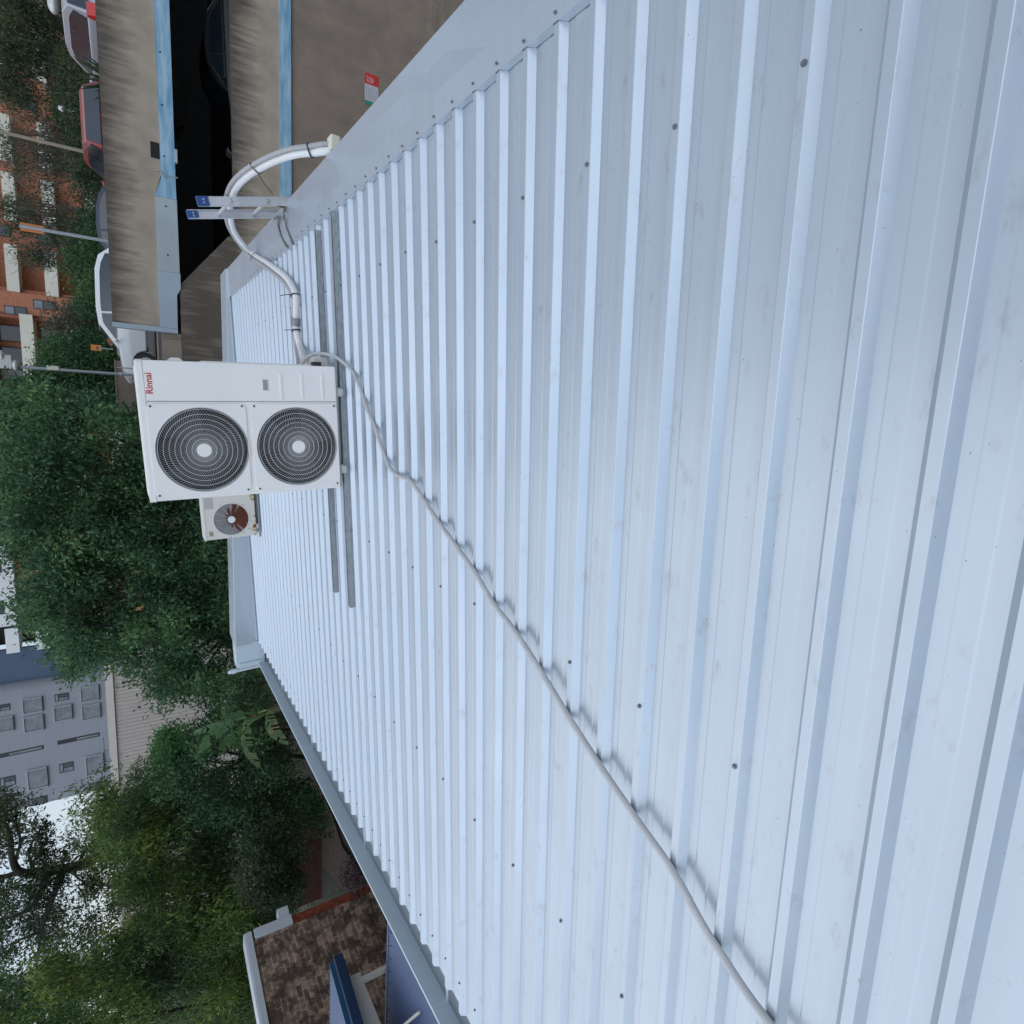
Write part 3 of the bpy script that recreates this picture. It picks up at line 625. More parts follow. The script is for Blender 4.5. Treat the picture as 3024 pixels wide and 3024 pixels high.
line_thing('flexible_conduit', head + [rf(s_, t_, max(h_, .0135)) for s_, t_, h_ in CAB[7:]], 0.0125, PVC, 'grey conduit snaking diagonally across the roof ribs from the tall unit', 'conduit')

# ------------------------------------------------------------------ insulated pipe loop over the flashing
PL = [(976, 447, -.42), (926, 450, -.42), (873, 455, -.42), (823, 470, -.42), (781, 489, -.42), (740, 513, -.42), (707, 542, -.42), (688, 575, -.41), (680, 613, -.40), (682, 650, -.37), (692, 683, -.33), (715, 718, -.26)]
pw = [rf(s_, *on_s(x, y, s_)) for x, y, s_ in PL]
for q in ((748, 751), (790, 777), (838, 812), (860, 840), (872, 868), (875, 897), (874, 936), (874, 957), (877, 988), (888, 1029)):
    s_, t_ = roof(q[0], q[1], .042); pw.append(rf(s_, t_, .042))
s_, h_ = on_t(897, 1064, 2.98); pw.append(rf(s_, 2.98, h_))
pw = [pw[0] + Vector((0.05, -.12, -.9)), pw[0] + Vector((0.03, -.06, -.25))] + pw
def shift(P, d0, d1):
    out = []
    for i, p in enumerate(P):
        d = (P[min(i + 1, len(P) - 1)] - P[max(i - 1, 0)]).normalized(); sd_ = d.cross(UP).normalized() if abs(d.dot(UP)) < .95 else Vector((0, 1, 0))
        out.append(p + sd_ * d0 + UP * d1)
    return out
PB = empty('insulated_pipe_pair', pw[0], 'white insulated pipe and thinner grey hose tied together, looping over the roof edge', 'pipe')
o0 = pw[0]
m = MB(); m.tube(local_pts(pw, o0), 0.0275, 16, 6); m.build('insulated_pipe', WPIPE, PB)
up_side = []
for i, p in enumerate(pw):
    d = (pw[min(i + 1, len(pw) - 1)] - pw[max(i - 1, 0)]).normalized()
    v = Vector((0.25, 0.35, 0.9)); nn = (v - d * v.dot(d))
    vv = Vector((-.2, .95, .25)); nn2 = (vv - d * vv.dot(d))
    k = min(max((i - 12) / 4, 0), 1)
    q = (nn.normalized() * (1 - k) + nn2.normalized() * k).normalized() * 0.045
    if i < 2: q = q * .9
    up_side.append(p + q)
for i in range(15, len(up_side)):
    rel = (up_side[i] - rf(0, 0, 0)).dot(UP)
    if rel < .022: up_side[i] += UP * (.022 - rel)
m = MB(); m.tube(local_pts(up_side, o0), 0.0175, 12, 6); m.build('drain_hose', GPIPE, PB)
def tie(i, f, tail, mt=BLACK, w_=0.006, rr=0.031, name='cable_tie'):
    a, b_ = pw[i], pw[i + 1]; c = a.lerp(b_, f); d = (b_ - a).normalized(); u = up_side[i].lerp(up_side[i + 1], f) - c; u = (u - d * u.dot(d)).normalized(); v = d.cross(u)
    q = MB(); ring = []; N = 28
    for k in range(N):
        an = 2 * math.pi * k / N; ca, sa = math.cos(an), math.sin(an)
        rad_ = rr + (0.036 * ca if ca > 0 else 0); ring.append(c + u * ca * rad_ + v * sa * rr)
    vs = []
    for p in ring:
        o_ = (p - c); o_ = o_ / o_.length
        vs += [p - d * w_ - o0, p + d * w_ - o0, p + d * w_ + o_ * 0.003 - o0, p - d * w_ + o_ * 0.003 - o0]
    q.add(vs, [(k * 4 + e, k * 4 + (e + 1) % 4, ((k + 1) % N) * 4 + (e + 1) % 4, ((k + 1) % N) * 4 + e) for k in range(N) for e in range(4)])
    if tail:
        tdir = (v * tail[0] + u * tail[1] + d * tail[2]).normalized(); st = c + v * rr * (1 if tail[0] > 0 else -1)
        q.tube([st - o0, st + tdir * tail[3] * .5 - o0, st + tdir * tail[3] + Vector((0, 0, -.02)) - o0], 0.0032, 5, 3)
    q.build(name, mt, PB, smooth=False)
tie(3, .1, None); tie(6, .4, (-.6, -1, .1, .16)); tie(9, .1, (.3, -.5, -.6, .07)); tie(14, .2, (.8, -.2, .3, .12)); tie(18, .1, (-.9, .2, .2, .13)); tie(21, .6, (-.9, .1, .1, .1))
tie(20, .7, None, TAPE, 0.032, 0.033, 'tape_wrap')
m = MB(); c = pw[2] - o0; m.box(c.x - .01, c.x + .09, c.y - .075, c.y + .03, c.z - .05, c.z + .02); m.build('elbow_fitting', CREAM, PB, bevel=0.01)

# ------------------------------------------------------------------ aluminium ladder leaning on the roof edge
def stile(px_edge, px_top):
    s_, t_ = -0.395, roof(*px_edge)[1]; t_ = on_s(px_edge[0], px_edge[1], -0.395)[0]
    E0 = rf(-0.395, t_, on_s(px_edge[0], px_edge[1], -0.395)[1]); top = at(px_top[0], px_top[1], E0.y); return E0, top
LAD = empty('extension_ladder', rf(-0.40, 4.1, 0), 'aluminium ladder with blue end caps leaning against the roof edge', 'ladder')
lo0 = Vector(LAD.matrix_world.translation)
e1, t1 = stile((872, 595), (576, 596)); e2, t2 = stile((826, 632), (561, 632))
d1 = (t1 - e1).normalized()
# one common lean for both stiles
dd = ((t1 - e1).normalized() + (t2 - e2).normalized()).normalized(); dd.y = 0; dd.normalize()
Lt = ((t1 - e1).length + (t2 - e2).length) / 2
side = Vector((0, 1, 0)); fw = dd.cross(side).normalized()        # fw: out of the ladder plane
def bar(mb, c0, c1, u, v, hu, hv):
    vs = []
    for c in (c0, c1):
        for a, b_ in ((-1, -1), (1, -1), (1, 1), (-1, 1)): vs.append(c + u * a * hu + v * b_ * hv - lo0)
    mb.add(vs, [(0, 3, 2, 1), (4, 5, 6, 7), (0, 1, 5, 4), (1, 2, 6, 5), (2, 3, 7, 6), (3, 0, 4, 7)])
for e_, name in ((e1, 'stile'), (e2, 'stile')):
    q = MB(); a = e_ - dd * 7.0; b_ = e_ + dd * Lt
    bar(q, a, b_, fw, side, 0.034, 0.0025)
    bar(q, a, b_, fw, side, 0.034, 0.0025) if False else None
    for sgn in (-1, 1):
        inn = -1 if e_ is e2 else 1
        bar(q, a + fw * sgn * 0.034 + side * inn * 0.010, b_ + fw * sgn * 0.034 + side * inn * 0.010, fw, side, 0.0025, 0.0125)
    st = q.build(name, ALU, LAD)
    q = MB(); bar(q, b_ - dd * 0.085, b_ + dd * 0.006, fw, side, 0.037, 0.016); q.build('end_cap', BLUEP, st, bevel=0.004)
    q = MB()
    bar(q, b_ - dd * 0.05 + fw * .012, b_ - dd * 0.04 + fw * .012, fw, side, 0.006, 0.0166); bar(q, b_ - dd * 0.05 - fw * .012, b_ - dd * 0.04 - fw * .012, fw, side, 0.006, 0.0166); q.build('cap_rivets', BOLT, st)
for k in range(22):
    p0 = e1 + dd * (Lt - 0.25 - 0.30 * k); p1 = e2 + dd * (Lt - 0.25 - 0.30 * k)
    q = MB(); q.tube([p0 - side * .012 - lo0, p1 + side * .012 - lo0], 0.0145, 12, 0); q.build('rung', ALU, LAD, smooth=True)
    if k < 4:
        for p, sg in ((p0, -1), (p1, 1)):
            q = MB(); q.tube([p + side * sg * .002 - lo0, p + side * sg * .009 - lo0], 0.026, 16, 0); rc_ = q.build('rung_collar', BOLT, LAD, smooth=False)
            q = MB(); q.tube([p + side * sg * .0092 - lo0 - dd * .003, p + side * sg * .0105 - lo0 - dd * .003], 0.0155, 12, 0); q.build('rung_hole', DARK, rc_, smooth=False)
# rope lashing the ladder to the flashing screws
def rope(pts, label):
    return line_thing('tie_rope', pts, 0.0085, ROPE, label, 'rope', 8, 6, 'ropes tying the ladder to the roof')
def rp(q, h): s_, t_ = roof(q[0], q[1], h); return rf(s_, t_, h)
rope([on for on in (e1 + dd * .16 + fw * .04, e1 + dd * .02 + fw * .05 + side * .05, e1 + side * .1 + Vector((-.03, 0, .04)), rp((838, 628), .03), rp((845, 665), .012), rp((856, 698), .012), rp((866, 722), .012))], 'knotted rope from the near ladder stile to the roof screws')
rope([e2 + dd * .06 + fw * .04, rp((822, 640), .03), rp((822, 665), .012), rp((830, 695), .012), rp((843, 722), .012), rp((852, 733), .012)], 'knotted rope from the far ladder stile to the roof screws')
for q_, l_ in (((857, 703), 'dark knot in the rope nearer the camera'), ((837, 718), 'dark knot in the farther rope')): pass

# ------------------------------------------------------------------ car park structure (storeys over the driveway)
CY = 18.0; E_ = EYE
CP = empty('car_park_building', Vector((8, CY, 0)), 'two-storey concrete car park with stained parapets and faded blue edge bands', 'car park')
def cp(mb, name, m, parent=None, **k):
    mb.v = [(v[0] - 8, v[1] - CY, v[2]) for v in mb.v]; o = mb.build(name, m, **k); o.parent = parent or CP; return o
def cz(mb, name, m, zoff, parent=None, **k):     # same but with the origin lifted so streaks key off the top edge
    mb.v = [(v[0] - 8, v[1] - CY, v[2] - zoff) for v in mb.v]; o = mb.build(name, m, **k); o.parent = parent or CP
    o.location.z = zoff - (0 if parent is None else parent.location.z); return o
XR = 34
m = MB()
m.prism([(1.62, E_ + .10), (XR, E_ + .10), (XR, E_ - 1.05), (5.25, E_ - 1.055), (4.75, E_ - .91), (1.62, E_ - .90)], CY, CY + .18)
par_ = cz(m, 'parapet', CONC_TOP, E_ + .10)
nb = MB(); nb.box(5.62, 5.98, CY - .012, CY - .001, E_ - 1.05, E_ - .86); cp(nb, 'scupper_opening', DARK)
nb = MB(); nb.box(5.60, 5.90, CY - .14, CY - .02, E_ - 1.42, E_ - 1.36); nb.tube([(5.35, CY - .03, E_ - .93), (5.35, CY - .06, E_ - 1.06), (5.25, CY - .08, E_ - 1.1), (5.28, CY - .05, E_ - 1.42)], .012, 8, 4); cp(nb, 'overflow_spout', BAND_G)
m = MB(); m.prism([(5.2, E_ - 1.058), (XR, E_ - 1.058), (XR, E_ - 1.36), (5.0, E_ - 1.37), (4.75, E_ - 1.375), (4.75, E_ - .913)], CY - .05, CY + .17); cp(m, 'edge_band', BAND_B)
m = MB(); m.prism([(4.745, E_ - .913), (4.745, E_ - 1.38), (3.0, E_ - 1.39), (3.0, E_ - .905)], CY - .05, CY + .17); cp(m, 'edge_band', BAND_G)
m = MB(); m.prism([(2.995, E_ - .903), (2.995, E_ - 1.40), (2.62, E_ - 1.40), (2.45, E_ - 1.31), (1.62, E_ - 1.30), (1.62, E_ - .903)], CY - .055, CY + .17); cp(m, 'edge_band', BAND_M)
m = MB(); m.prism([(1.615, E_ + .105), (1.50, E_ + .105), (1.50, E_ - 1.30), (1.615, E_ - 1.30)], CY - .06, CY + .20); cp(m, 'end_capping', BAND_M)
# screws on the bands
for k in range(14):
    q = MB(); q.cyl((3.4 + k * 1.15, E_ - 1.14), .022, CY - .058, CY - .05, 'y', n=8); cp(q, 'band_bolt', FRAME)
m = MB(); m.box(1.7, XR, CY + .2, CY + 26, E_ - 1.30, E_ - .96); m.box(-1.5, 1.7, CY + .35, CY + 9, E_ - 1.28, E_ - .96); cp(m, 'upper_deck', ASPH)
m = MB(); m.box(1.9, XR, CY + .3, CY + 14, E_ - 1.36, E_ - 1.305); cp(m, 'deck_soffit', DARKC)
# kerbed wall below the white car, with vertical board joints
m = MB(); m.box(-1.6, 1.5, CY + .02, CY + .3, E_ - 1.38, E_ - .95)
for k in range(4): m.box(1.4 - k * .75, 1.37 - k * .75, CY - .01, CY + .02, E_ - 1.37, E_ - .95)
for k in range(3): m.box(-1.6, 1.5, CY - .03, CY + .02, E_ - .86 - k * .0, E_ - .82) if k == 0 else None
cz(m, 'kerb_wall', CONC, E_ - .82)
# lower storey parapet, rising with the ramp towards the left
m = MB(); m.prism([(XR, E_ - 2.70), (4.15, E_ - 2.70), (4.15, E_ - 2.56), (2.72, E_ - 1.385), (-1.6, E_ - 1.385), (-1.6, E_ - 4.02), (4.2, E_ - 4.02), (XR, E_ - 3.865)], CY, CY + .18)
lp = cz(m, 'lower_parapet', CONC_TOP, E_ - 2.70)
m = MB(); m.box(4.2, XR, CY - .05, CY + .17, E_ - 4.155, E_ - 3.867); cp(m, 'lower_edge_band', BAND_B)
m = MB(); m.box(4.25, 4.62, CY - .10, CY - .002, E_ - 3.86, E_ - 3.45); cp(m, 'drain_box', CONC)
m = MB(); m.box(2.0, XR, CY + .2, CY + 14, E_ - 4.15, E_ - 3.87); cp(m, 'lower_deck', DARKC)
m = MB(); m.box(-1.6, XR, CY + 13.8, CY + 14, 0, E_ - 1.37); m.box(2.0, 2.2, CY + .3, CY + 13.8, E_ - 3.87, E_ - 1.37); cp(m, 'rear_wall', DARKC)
m = MB()
for k in range(5): m.box(7.5 + k * 5.4, 7.8 + k * 5.4, CY + .5, CY + .9, E_ - 3.87, E_ - 1.37)
# wall down to the driveway
m = MB(); m.box(-1.6, XR, CY + .05, CY + .25, 0, E_ - 4.156); cz(m, 'base_wall', CONC_D, E_ - 4.156)
m = MB(); m.box(9.98, 10.0, CY + .04, CY + .05, 0.04, E_ - 4.2) if False else None
m = MB(); m.box(-1.6, XR, CY - .35, CY + .05, 0.03, 0.16); cp(m, 'footpath_kerb', CONC)
# second parapet seen past the pole
bw = empty('concrete_barrier', Vector((-1.0, 23, E_ - 1)), 'dark low concrete wall on the deck behind the white car', 'wall')
a = at(343, 1102, 23); b_ = at(346, 1208, 23); m = MB(); m.box(b_.x + 1.0, a.x + 1.0 + .4, 0, .2, -.6, a.z - (E_ - 1)); cw = m.build('wall', CONC_D, bw)
m = MB(); m.box(b_.x + .97, a.x + 1.43, -.03, .23, a.z - (E_ - 1), a.z - (E_ - 1) + .04); m.build('coping', CONC, bw)

# sign on the driveway wall: red panel, white text panel, green strip
sa, sb = at(1078, 212, CY + .03), at(1117, 318, CY + .03)
SG = empty('wall_sign', Vector(((sa.x + sb.x) / 2, CY + .045, (sa.z + sb.z) / 2)), 'small red, white and green sign fixed sideways on the brown concrete wall', 'sign')
wS, hS = (sa.x - sb.x) / 2, 0.20
def sb_(x0, x1, y0, z0, z1, name, m): q = MB(); q.box(x0, x1, y0, 0, z0, z1); return q.build(name, m, SG)
SRED = mat('sign_red', (0.55, 0.03, 0.03), 0.5, var=0.1); SWH = mat('sign_white', (0.50, 0.50, 0.55), 0.5, var=0.06); SGR = mat('sign_green', (0.03, 0.25, 0.17), 0.5, var=0.1); STX = mat('sign_grey_text', (0.26, 0.26, 0.32), 0.6, var=0.1); SPK = mat('sign_worn_white', (0.62, 0.33, 0.35), 0.5, var=0.25, vscale=25)
sb_(wS * .30, wS, -.012, -hS, hS, 'red_panel', SRED); sb_(-wS * .76, wS * .295, -.012, -hS, hS, 'text_panel', SWH); sb_(-wS, -wS * .765, -.012, -hS, hS * .86, 'green_panel', SGR)
m = MB()
for z_, x0_, x1_ in ((.13, .42, .52), (.13, .56, .66), (.08, .40, .48), (.08, .52, .60), (.08, .64, .78), (.02, .40, .80), (-.03, .44, .74), (.15, .70, .82)): m.box(wS * x0_, wS * x1_, -.015, -.0125, z_ - .016, z_ + .018)
m.build('worn_characters', SPK, SG)
m = MB()
for k in range(6): m.box(-wS * .68, wS * (.20 - .06 * (k % 3)), -.0145, -.0125, .15 - k * .058, .163 - k * .058)
m.build('text_lines', STX, SG)

# ------------------------------------------------------------------ cars
def car(label, paint, m4, L=4.0, W=1.72, H=1.45, style='hatch', wb=.31, tl=(.50, .67)):
    """nose along local -x, centred; wheels on z=0"""
    C = empty('parked_car', m4, label, 'car', 'cars parked on the deck')
    hw = W / 2; b0, belt = 0.22, H * 0.60
    prof_ = {'hatch': [(-.50, .30), (-.495, .52), (-.44, .60), (-.27, .66), (.46, .68), (.50, .60), (.50, .30)],
             'suv':   [(-.50, .30), (-.495, .56), (-.44, .64), (-.25, .68), (.47, .69), (.50, .60), (.50, .28)],
             'sedan': [(-.50, .30), (-.495, .50), (-.44, .58), (-.23, .65), (.36, .66), (.485, .64), (.50, .55), (.50, .30)]}[style]
    pts = [(x * L, z * H) for x, z in prof_]
    bottom = [(.50 * L, .20 * H)]
    for cx in (wb, -wb):
        for k in range(9):
            a = R_(180 * k / 8); bottom.append((cx * L + .36 * math.cos(a), .20 * H + .36 * math.sin(a) * .95))
    bottom += [(-.50 * L, .20 * H)]
    poly = pts + bottom
    n_ = len(poly); vs = []
    for y, kx, kz in ((-hw, .985, .97), (-hw * .97 - .0, 1, 1), (hw * .97, 1, 1), (hw, .985, .97)):
        for x, z in poly:
            zz = z if z < .45 * H else .45 * H + (z - .45 * H) * (0.80 if abs(y) == hw else 1)
            vs.append((x * kx, y, zz))
    fs = []
    for r_ in range(3):
        for i in range(n_): j = (i + 1) % n_; fs.append((r_ * n_ + i, r_ * n_ + j, (r_ + 1) * n_ + j, (r_ + 1) * n_ + i))
    fs += [tuple(range(n_)), tuple(3 * n_ + i for i in range(n_ - 1, -1, -1))]
    mb = MB().add(vs, fs); bd = mb.build('body', paint, C, bevel=0.03)
    top_ = {'hatch': [(-.29, .66), (-.10, .97), (.02, 1.0), (.30, .985), (.40, .92), (.475, .68)],
            'suv': [(-.27, .67), (-.12, .96), (.0, 1.0), (.34, .985), (.44, .92), (.485, .69)],
            'sedan': [(-.26, .64), (-.09, .96), (.02, 1.0), (.16, .98), (.24, .93), (.40, .66)]}[style]
    def ww(z): return hw * (.95 - .22 * max(0, (z - .66)) / .34)
    tp = [(x * L, z * H) for x, z in top_]; n2 = len(tp); vs = []
    for sgn in (-1, 1):
        for x, z in tp: vs.append((x, sgn * ww(z / H), z))
    fs = [(i, i + 1, n2 + i + 1, n2 + i) for i in range(n2 - 1)] + [tuple(range(n2)), tuple(n2 + i for i in range(n2 - 1, -1, -1))] + [(0, n2, 2 * n2 - 1, n2 - 1)]
    MB().add(vs, fs).build('cabin', paint, C, bevel=0.02)
    # glass: side windows, windscreen and rear window sit 6 mm proud of the cabin
    def sidept(x, z, sgn, off=0.022): return (x, sgn * (ww(z / H) + off), z)
    def lerp_top(x):
        for (a, za), (b_, zb_) in zip(tp, tp[1:]):
            if a <= x <= b_: return za + (zb_ - za) * (x - a) / (b_ - a)
        return tp[-1][1]
    bz = .69 * H
    x0, x1 = tp[0][0] + .12 * L * .6, tp[-1][0] - .10 * L * .5
    cuts = [x0, -.02 * L, x1 - .02] if style != 'suv' else [x0, -.03 * L, .20 * L, x1]
    for sgn in (-1, 1):
        for xa, xb in zip(cuts, cuts[1:]):
            xa2, xb2 = xa + .03, xb - .03; up = []
            for k in range(7):
                x = xb2 + (xa2 - xb2) * k / 6; up.append((x, max(lerp_top(x) - .075 * H, bz + .01)))
            pl_ = [(xa2, bz), (xb2, bz)] + up
            vs = [sidept(x, z, sgn) for x, z in pl_] + [sidept(x, z, sgn, .004) for x, z in pl_]; k_ = len(pl_)
            fs = [tuple(range(k_))] + [(i, (i + 1) % k_, (i + 1) % k_ + k_, i + k_) for i in range(k_)]
            MB().add(vs, fs).build('side_window', GLASS, C)
    def slab(i0, i1, name, a=.08, b_=.92):
        (xa, za), (xb, zb_) = tp[i0], tp[i1]
        pa = (xa + (xb - xa) * a, za + (zb_ - za) * a); pb = (xa + (xb - xa) * b_, za + (zb_ - za) * b_)
        d = Vector((pb[0] - pa[0], 0, pb[1] - pa[1])).normalized(); nn = Vector((-d.z, 0, d.x)); nn = nn if nn.z > 0 else -nn
        wa, wb = ww(pa[1] / H) - .05, ww(pb[1] / H) - .06
        base = [Vector((pa[0], -wa, pa[1])), Vector((pb[0], -wb, pb[1])), Vector((pb[0], wb, pb[1])), Vector((pa[0], wa, pa[1]))]
        vs = [p + nn * .022 for p in base] + [p + nn * .004 for p in base]
        MB().add(vs, [(0, 1, 2, 3), (0, 4, 5, 1), (1, 5, 6, 2), (2, 6, 7, 3), (3, 7, 4, 0)]).build(name, GLASS, C)
    slab(0, 1, 'windscreen'); slab(n2 - 2, n2 - 1, 'rear_window', .06, .96)
    for cx in (-wb, wb):
        for sgn in (-1, 1):
            q = MB(); q.cyl((cx * L, .31), .31, sgn * hw - sgn * .20, sgn * hw - sgn * .01, 'y', n=24); wh = q.build('wheel', RUBBER, C, bevel=.02)
            q = MB(); q.cyl((cx * L, .31), .19, sgn * hw - sgn * .03, sgn * hw - sgn * .004, 'y', n=10); q.build('rim', BOLT, wh)
    TL = bpy.data.materials.get('tail_light_red') or mat('tail_light_red', (0.55, 0.03, 0.03), 0.25, var=0.1)
    for sgn in (-1, 1):
        q = MB(); q.prism([(.455 * L, tl[0] * H), (.508 * L, tl[0] * H), (.495 * L, tl[1] * H), (.465 * L, tl[1] * H)], sgn * (hw - .30), sgn * (hw + .004)); q.build('tail_light', TL, C, bevel=.01)
        q = MB(); q.prism([(-.505 * L, .46 * H), (-.44 * L, .48 * H), (-.43 * L, .565 * H), (-.492 * L, .53 * H)], sgn * (hw - .38), sgn * (hw - .01)); q.build('headlight', BOLT, C, bevel=.01)
        q = MB(); q.ball((x0 - .05, sgn * (hw + .08), .70 * H), .09, 10, 6, (.6, 1, .7)); q.build('mirror', paint, C, smooth=True)
    q = MB(); q.box(-.508 * L, -.49 * L, -.35, .35, .30 * H, .42 * H); q.build('grille', BLACK, C)
    return C
DK = E_ - .955
def cm4(x, y, z, yaw): return Matrix.Translation((x, y, z)) @ Matrix.Rotation(R_(yaw), 4, 'Z')
P_W = mat('white_car_paint', (0.72, 0.72, 0.73), 0.25, coat=0.4, var=0.03); P_S = mat('silver_car_paint', (0.40, 0.40, 0.44), 0.28, 0.4, var=0.03); P_R = mat('red_car_paint', (0.24, 0.018, 0.028), 0.25, coat=0.4, var=0.05); P_B = mat('navy_car_paint', (0.02, 0.03, 0.06), 0.25, var=0.05); P_K = mat('black_car_paint', (0.02, 0.02, 0.022), 0.3, var=0.05)
car('white hatchback parked with its nose past the end of the concrete parapet', P_W, cm4(2.10, 21.3, DK, 5), L=3.7, H=1.44, wb=.385)
car('silver wagon with long red tail light at the right end of the parapet', P_S, cm4(9.85, 21.95, DK, -87), L=4.5, W=1.8, H=1.80, style='suv', tl=(.575, .69))
car('red car showing its dark rear window above the parapet', P_R, cm4(7.12, 22.35, DK, -91), L=4.2, H=1.56, style='suv', tl=(.44, .60))
car('dark navy car just visible between the red car and the orange road sign', P_B, cm4(5.4, 26.4, DK, 0), L=4.2, H=1.42, style='sedan')
car('black car in the unlit lower level of the car park', P_K, cm4(9.6, 21.3, E_ - 3.86, 8), L=4.3, H=1.45, style='sedan')

# ------------------------------------------------------------------ poles, lamps and signs on the deck
POLE = mat('grey_painted_pole', (0.34, 0.37, 0.40), 0.5, var=0.12, vscale=3)
POLE2 = mat('tan_pole', (0.30, 0.26, 0.19), 0.7, var=0.15, vscale=3)
OSGN = mat('orange_sign', (0.68, 0.22, 0.04), 0.5, var=0.05)
p = at(317, 712, 22); PO = empty('sign_pole', Vector((p.x, 22, DK)), 'grey pole carrying a tall orange sign seen from behind', 'sign')
zt_ = at(57, 667, 22).z - DK
q = MB(); q.cyl((0, 0), .045, 0, zt_, n=14); q.build('pole', POLE, PO, smooth=True)
a, b_ = at(61, 655, 22), at(131, 693, 22)
q = MB(); q.box(b_.x - p.x + .02, a.x - p.x, .05, .065, b_.z - DK, a.z - DK + .02); q.build('sign_board', OSGN, PO, bevel=.005)
q = MB(); q.box(-.05, .05, -.01, .05, zt_ - .12, zt_ - .08); q.box(-.05, .05, -.01, .05, zt_ - .52, zt_ - .48); q.build('bracket', POLE, PO)
p = at(397, 1108, 19.5); PL2 = empty('floodlight_pole', Vector((p.x, 19.5, E_ - 1.5)), 'tall grey pole with floodlights, rising behind the tall air-conditioning unit', 'lamp post')
zt_ = at(-60, 1080, 19.5).z - (E_ - 1.5)
q = MB(); q.cyl((0, 0), .038, 0, zt_, n=14); q.build('pole', POLE, PL2, smooth=True)
for (px, py, w_, h_) in ((14, 1068, .34, .30),):
    a = at(px, py, 19.5); q = MB(); q.box(a.x - p.x - w_ / 2, a.x - p.x + w_ / 2, -.12, .06, a.z - (E_ - 1.5) - h_ / 2, a.z - (E_ - 1.5) + h_ / 2); fl_ = q.build('control_box', mat('pole_box_grey', (0.50, 0.50, 0.49), 0.6, var=0.08), PL2, bevel=.02)
for (px, py) in ((5, 1050), (47, 1078)):
    a = at(px, py, 19.5); q = MB(); q.ball((a.x - p.x, -.05, a.z - (E_ - 1.5)), .13, 14, 8, (1, 1, .62)); q.tube([(0, 0, a.z - (E_ - 1.5)), (a.x - p.x, -.02, a.z - (E_ - 1.5))], .02, 8, 0); q.build('floodlight', BOLT, PL2, smooth=True)
a, b_ = at(138, 1079, 19.5), at(174, 1092, 19.5); q = MB(); q.box(b_.x - p.x - .02, a.x - p.x, -.06, -.04, b_.z - (E_ - 1.5), a.z - (E_ - 1.5)); q.build('notice_plate', CREAM, PL2, bevel=.004)
for zc_ in (.75, 1.45): q = MB(); q.cyl((0, 0), .055, zc_, zc_ + .07, n=12); q.build('pole_clamp', BOLT, PL2)
q = MB(); a = at(345, 1085, 19.5); q.tube([(a.x - p.x, .0, a.z - (E_ - 1.5)), (a.x - p.x, .03, .35)], .016, 8, 0); q.box(a.x - p.x - .02, .02, -.01, .01, 1.0, 1.03); q.build('cable_riser', BAND_G, PL2)
p = at(245, 447, 24); LP = empty('street_pole', Vector((p.x, 24, DK)), 'tall plain tan pole standing behind the red car', 'pole')
q = MB(); q.cyl((0, 0), .055, 0, at(-80, 366, 24).z - DK, n=14, r2=.045); q.build('pole', POLE2, LP, smooth=True)
p = at(183, 320, 30); LQ = empty('garden_lamp', Vector((p.x, 30, DK)), 'thin pole with a small white globe above the red car', 'lamp post')
zt_ = p.z - DK; q = MB(); q.cyl((0, 0), .03, 0, zt_, n=10); q.build('pole', POLE, LQ, smooth=True); q = MB(); q.ball((0, 0, zt_), .12); q.build('globe', BOLT, LQ, smooth=True)
p = at(159, 13, 27); LQ = empty('globe_lamp', Vector((p.x, 27, DK)), 'round white street-lamp globe above the silver wagon', 'lamp post')
zt_ = p.z - DK; q = MB(); q.cyl((0, 0), .035, 0, zt_, n=10); q.build('pole', BLACK, LQ, smooth=True); q = MB(); q.ball((0, 0, zt_), .22, 16, 10, (1.25, 1.25, .8)); q.build('globe', BOLT, LQ, smooth=True)
p = at(284, 1027, 24); LQ = empty('speed_sign', Vector((p.x, 24, DK)), 'small orange sign with worn dark markings on a short post above the white hatchback', 'sign')
zt_ = p.z - DK; q = MB(); q.cyl((0, 0), .018, 0, zt_ - .05, n=8); q.build('post', POLE, LQ); q = MB(); q.box(-.09, .09, -.01, .01, zt_ - .14, zt_ + .14); q.build('plate', OSGN, LQ, bevel=.004)
q = MB(); q.box(-.05, -.02, -.013, -.011, zt_ - .08, zt_ + .0); q.box(.0, .04, -.013, -.011, zt_ - .08, zt_ + .0); q.build('markings', FRAME, LQ)
p = at(227, 1047, 26); LQ = empty('thin_lamp', Vector((p.x, 26, DK)), 'thin pole with two tiny white lamps left of the orange speed sign', 'lamp post') if False else None

# ------------------------------------------------------------------ far buildings
def rect(px0, px1, py0, py1, D):
    pm, ym = (px0 + px1) / 2, (py0 + py1) / 2
    a, b_ = at(px0, ym, D), at(px1, ym, D); c, d = at(pm, py0, D), at(pm, py1, D)
    return min(c.x, d.x), max(c.x, d.x), min(a.z, b_.z), max(a.z, b_.z)
def bpart(B, name, m, x0, x1, y0, y1, z0, z1, parent=None, bevel=0):
    o = B.matrix_world.translation; q = MB(); q.box(x0 - o.x, x1 - o.x, y0 - o.y, y1 - o.y, z0 - o.z, z1 - o.z); return q.build(name, m, parent or B, bevel=bevel)
# brick apartments
D = 60.0; BX = at(100, 900, D).x
BB = empty('brick_apartments', Vector((BX, D, 3)), 'orange-brick apartment block with cream balconies behind the car park', 'building')
xl = at(100, 1560, D).x; xr = at(100, -260, D).x
zT = 26
xp0, xp1 = at(90, 930, D).x, at(90, 868, D).x     # brick pier between the two balcony stacks
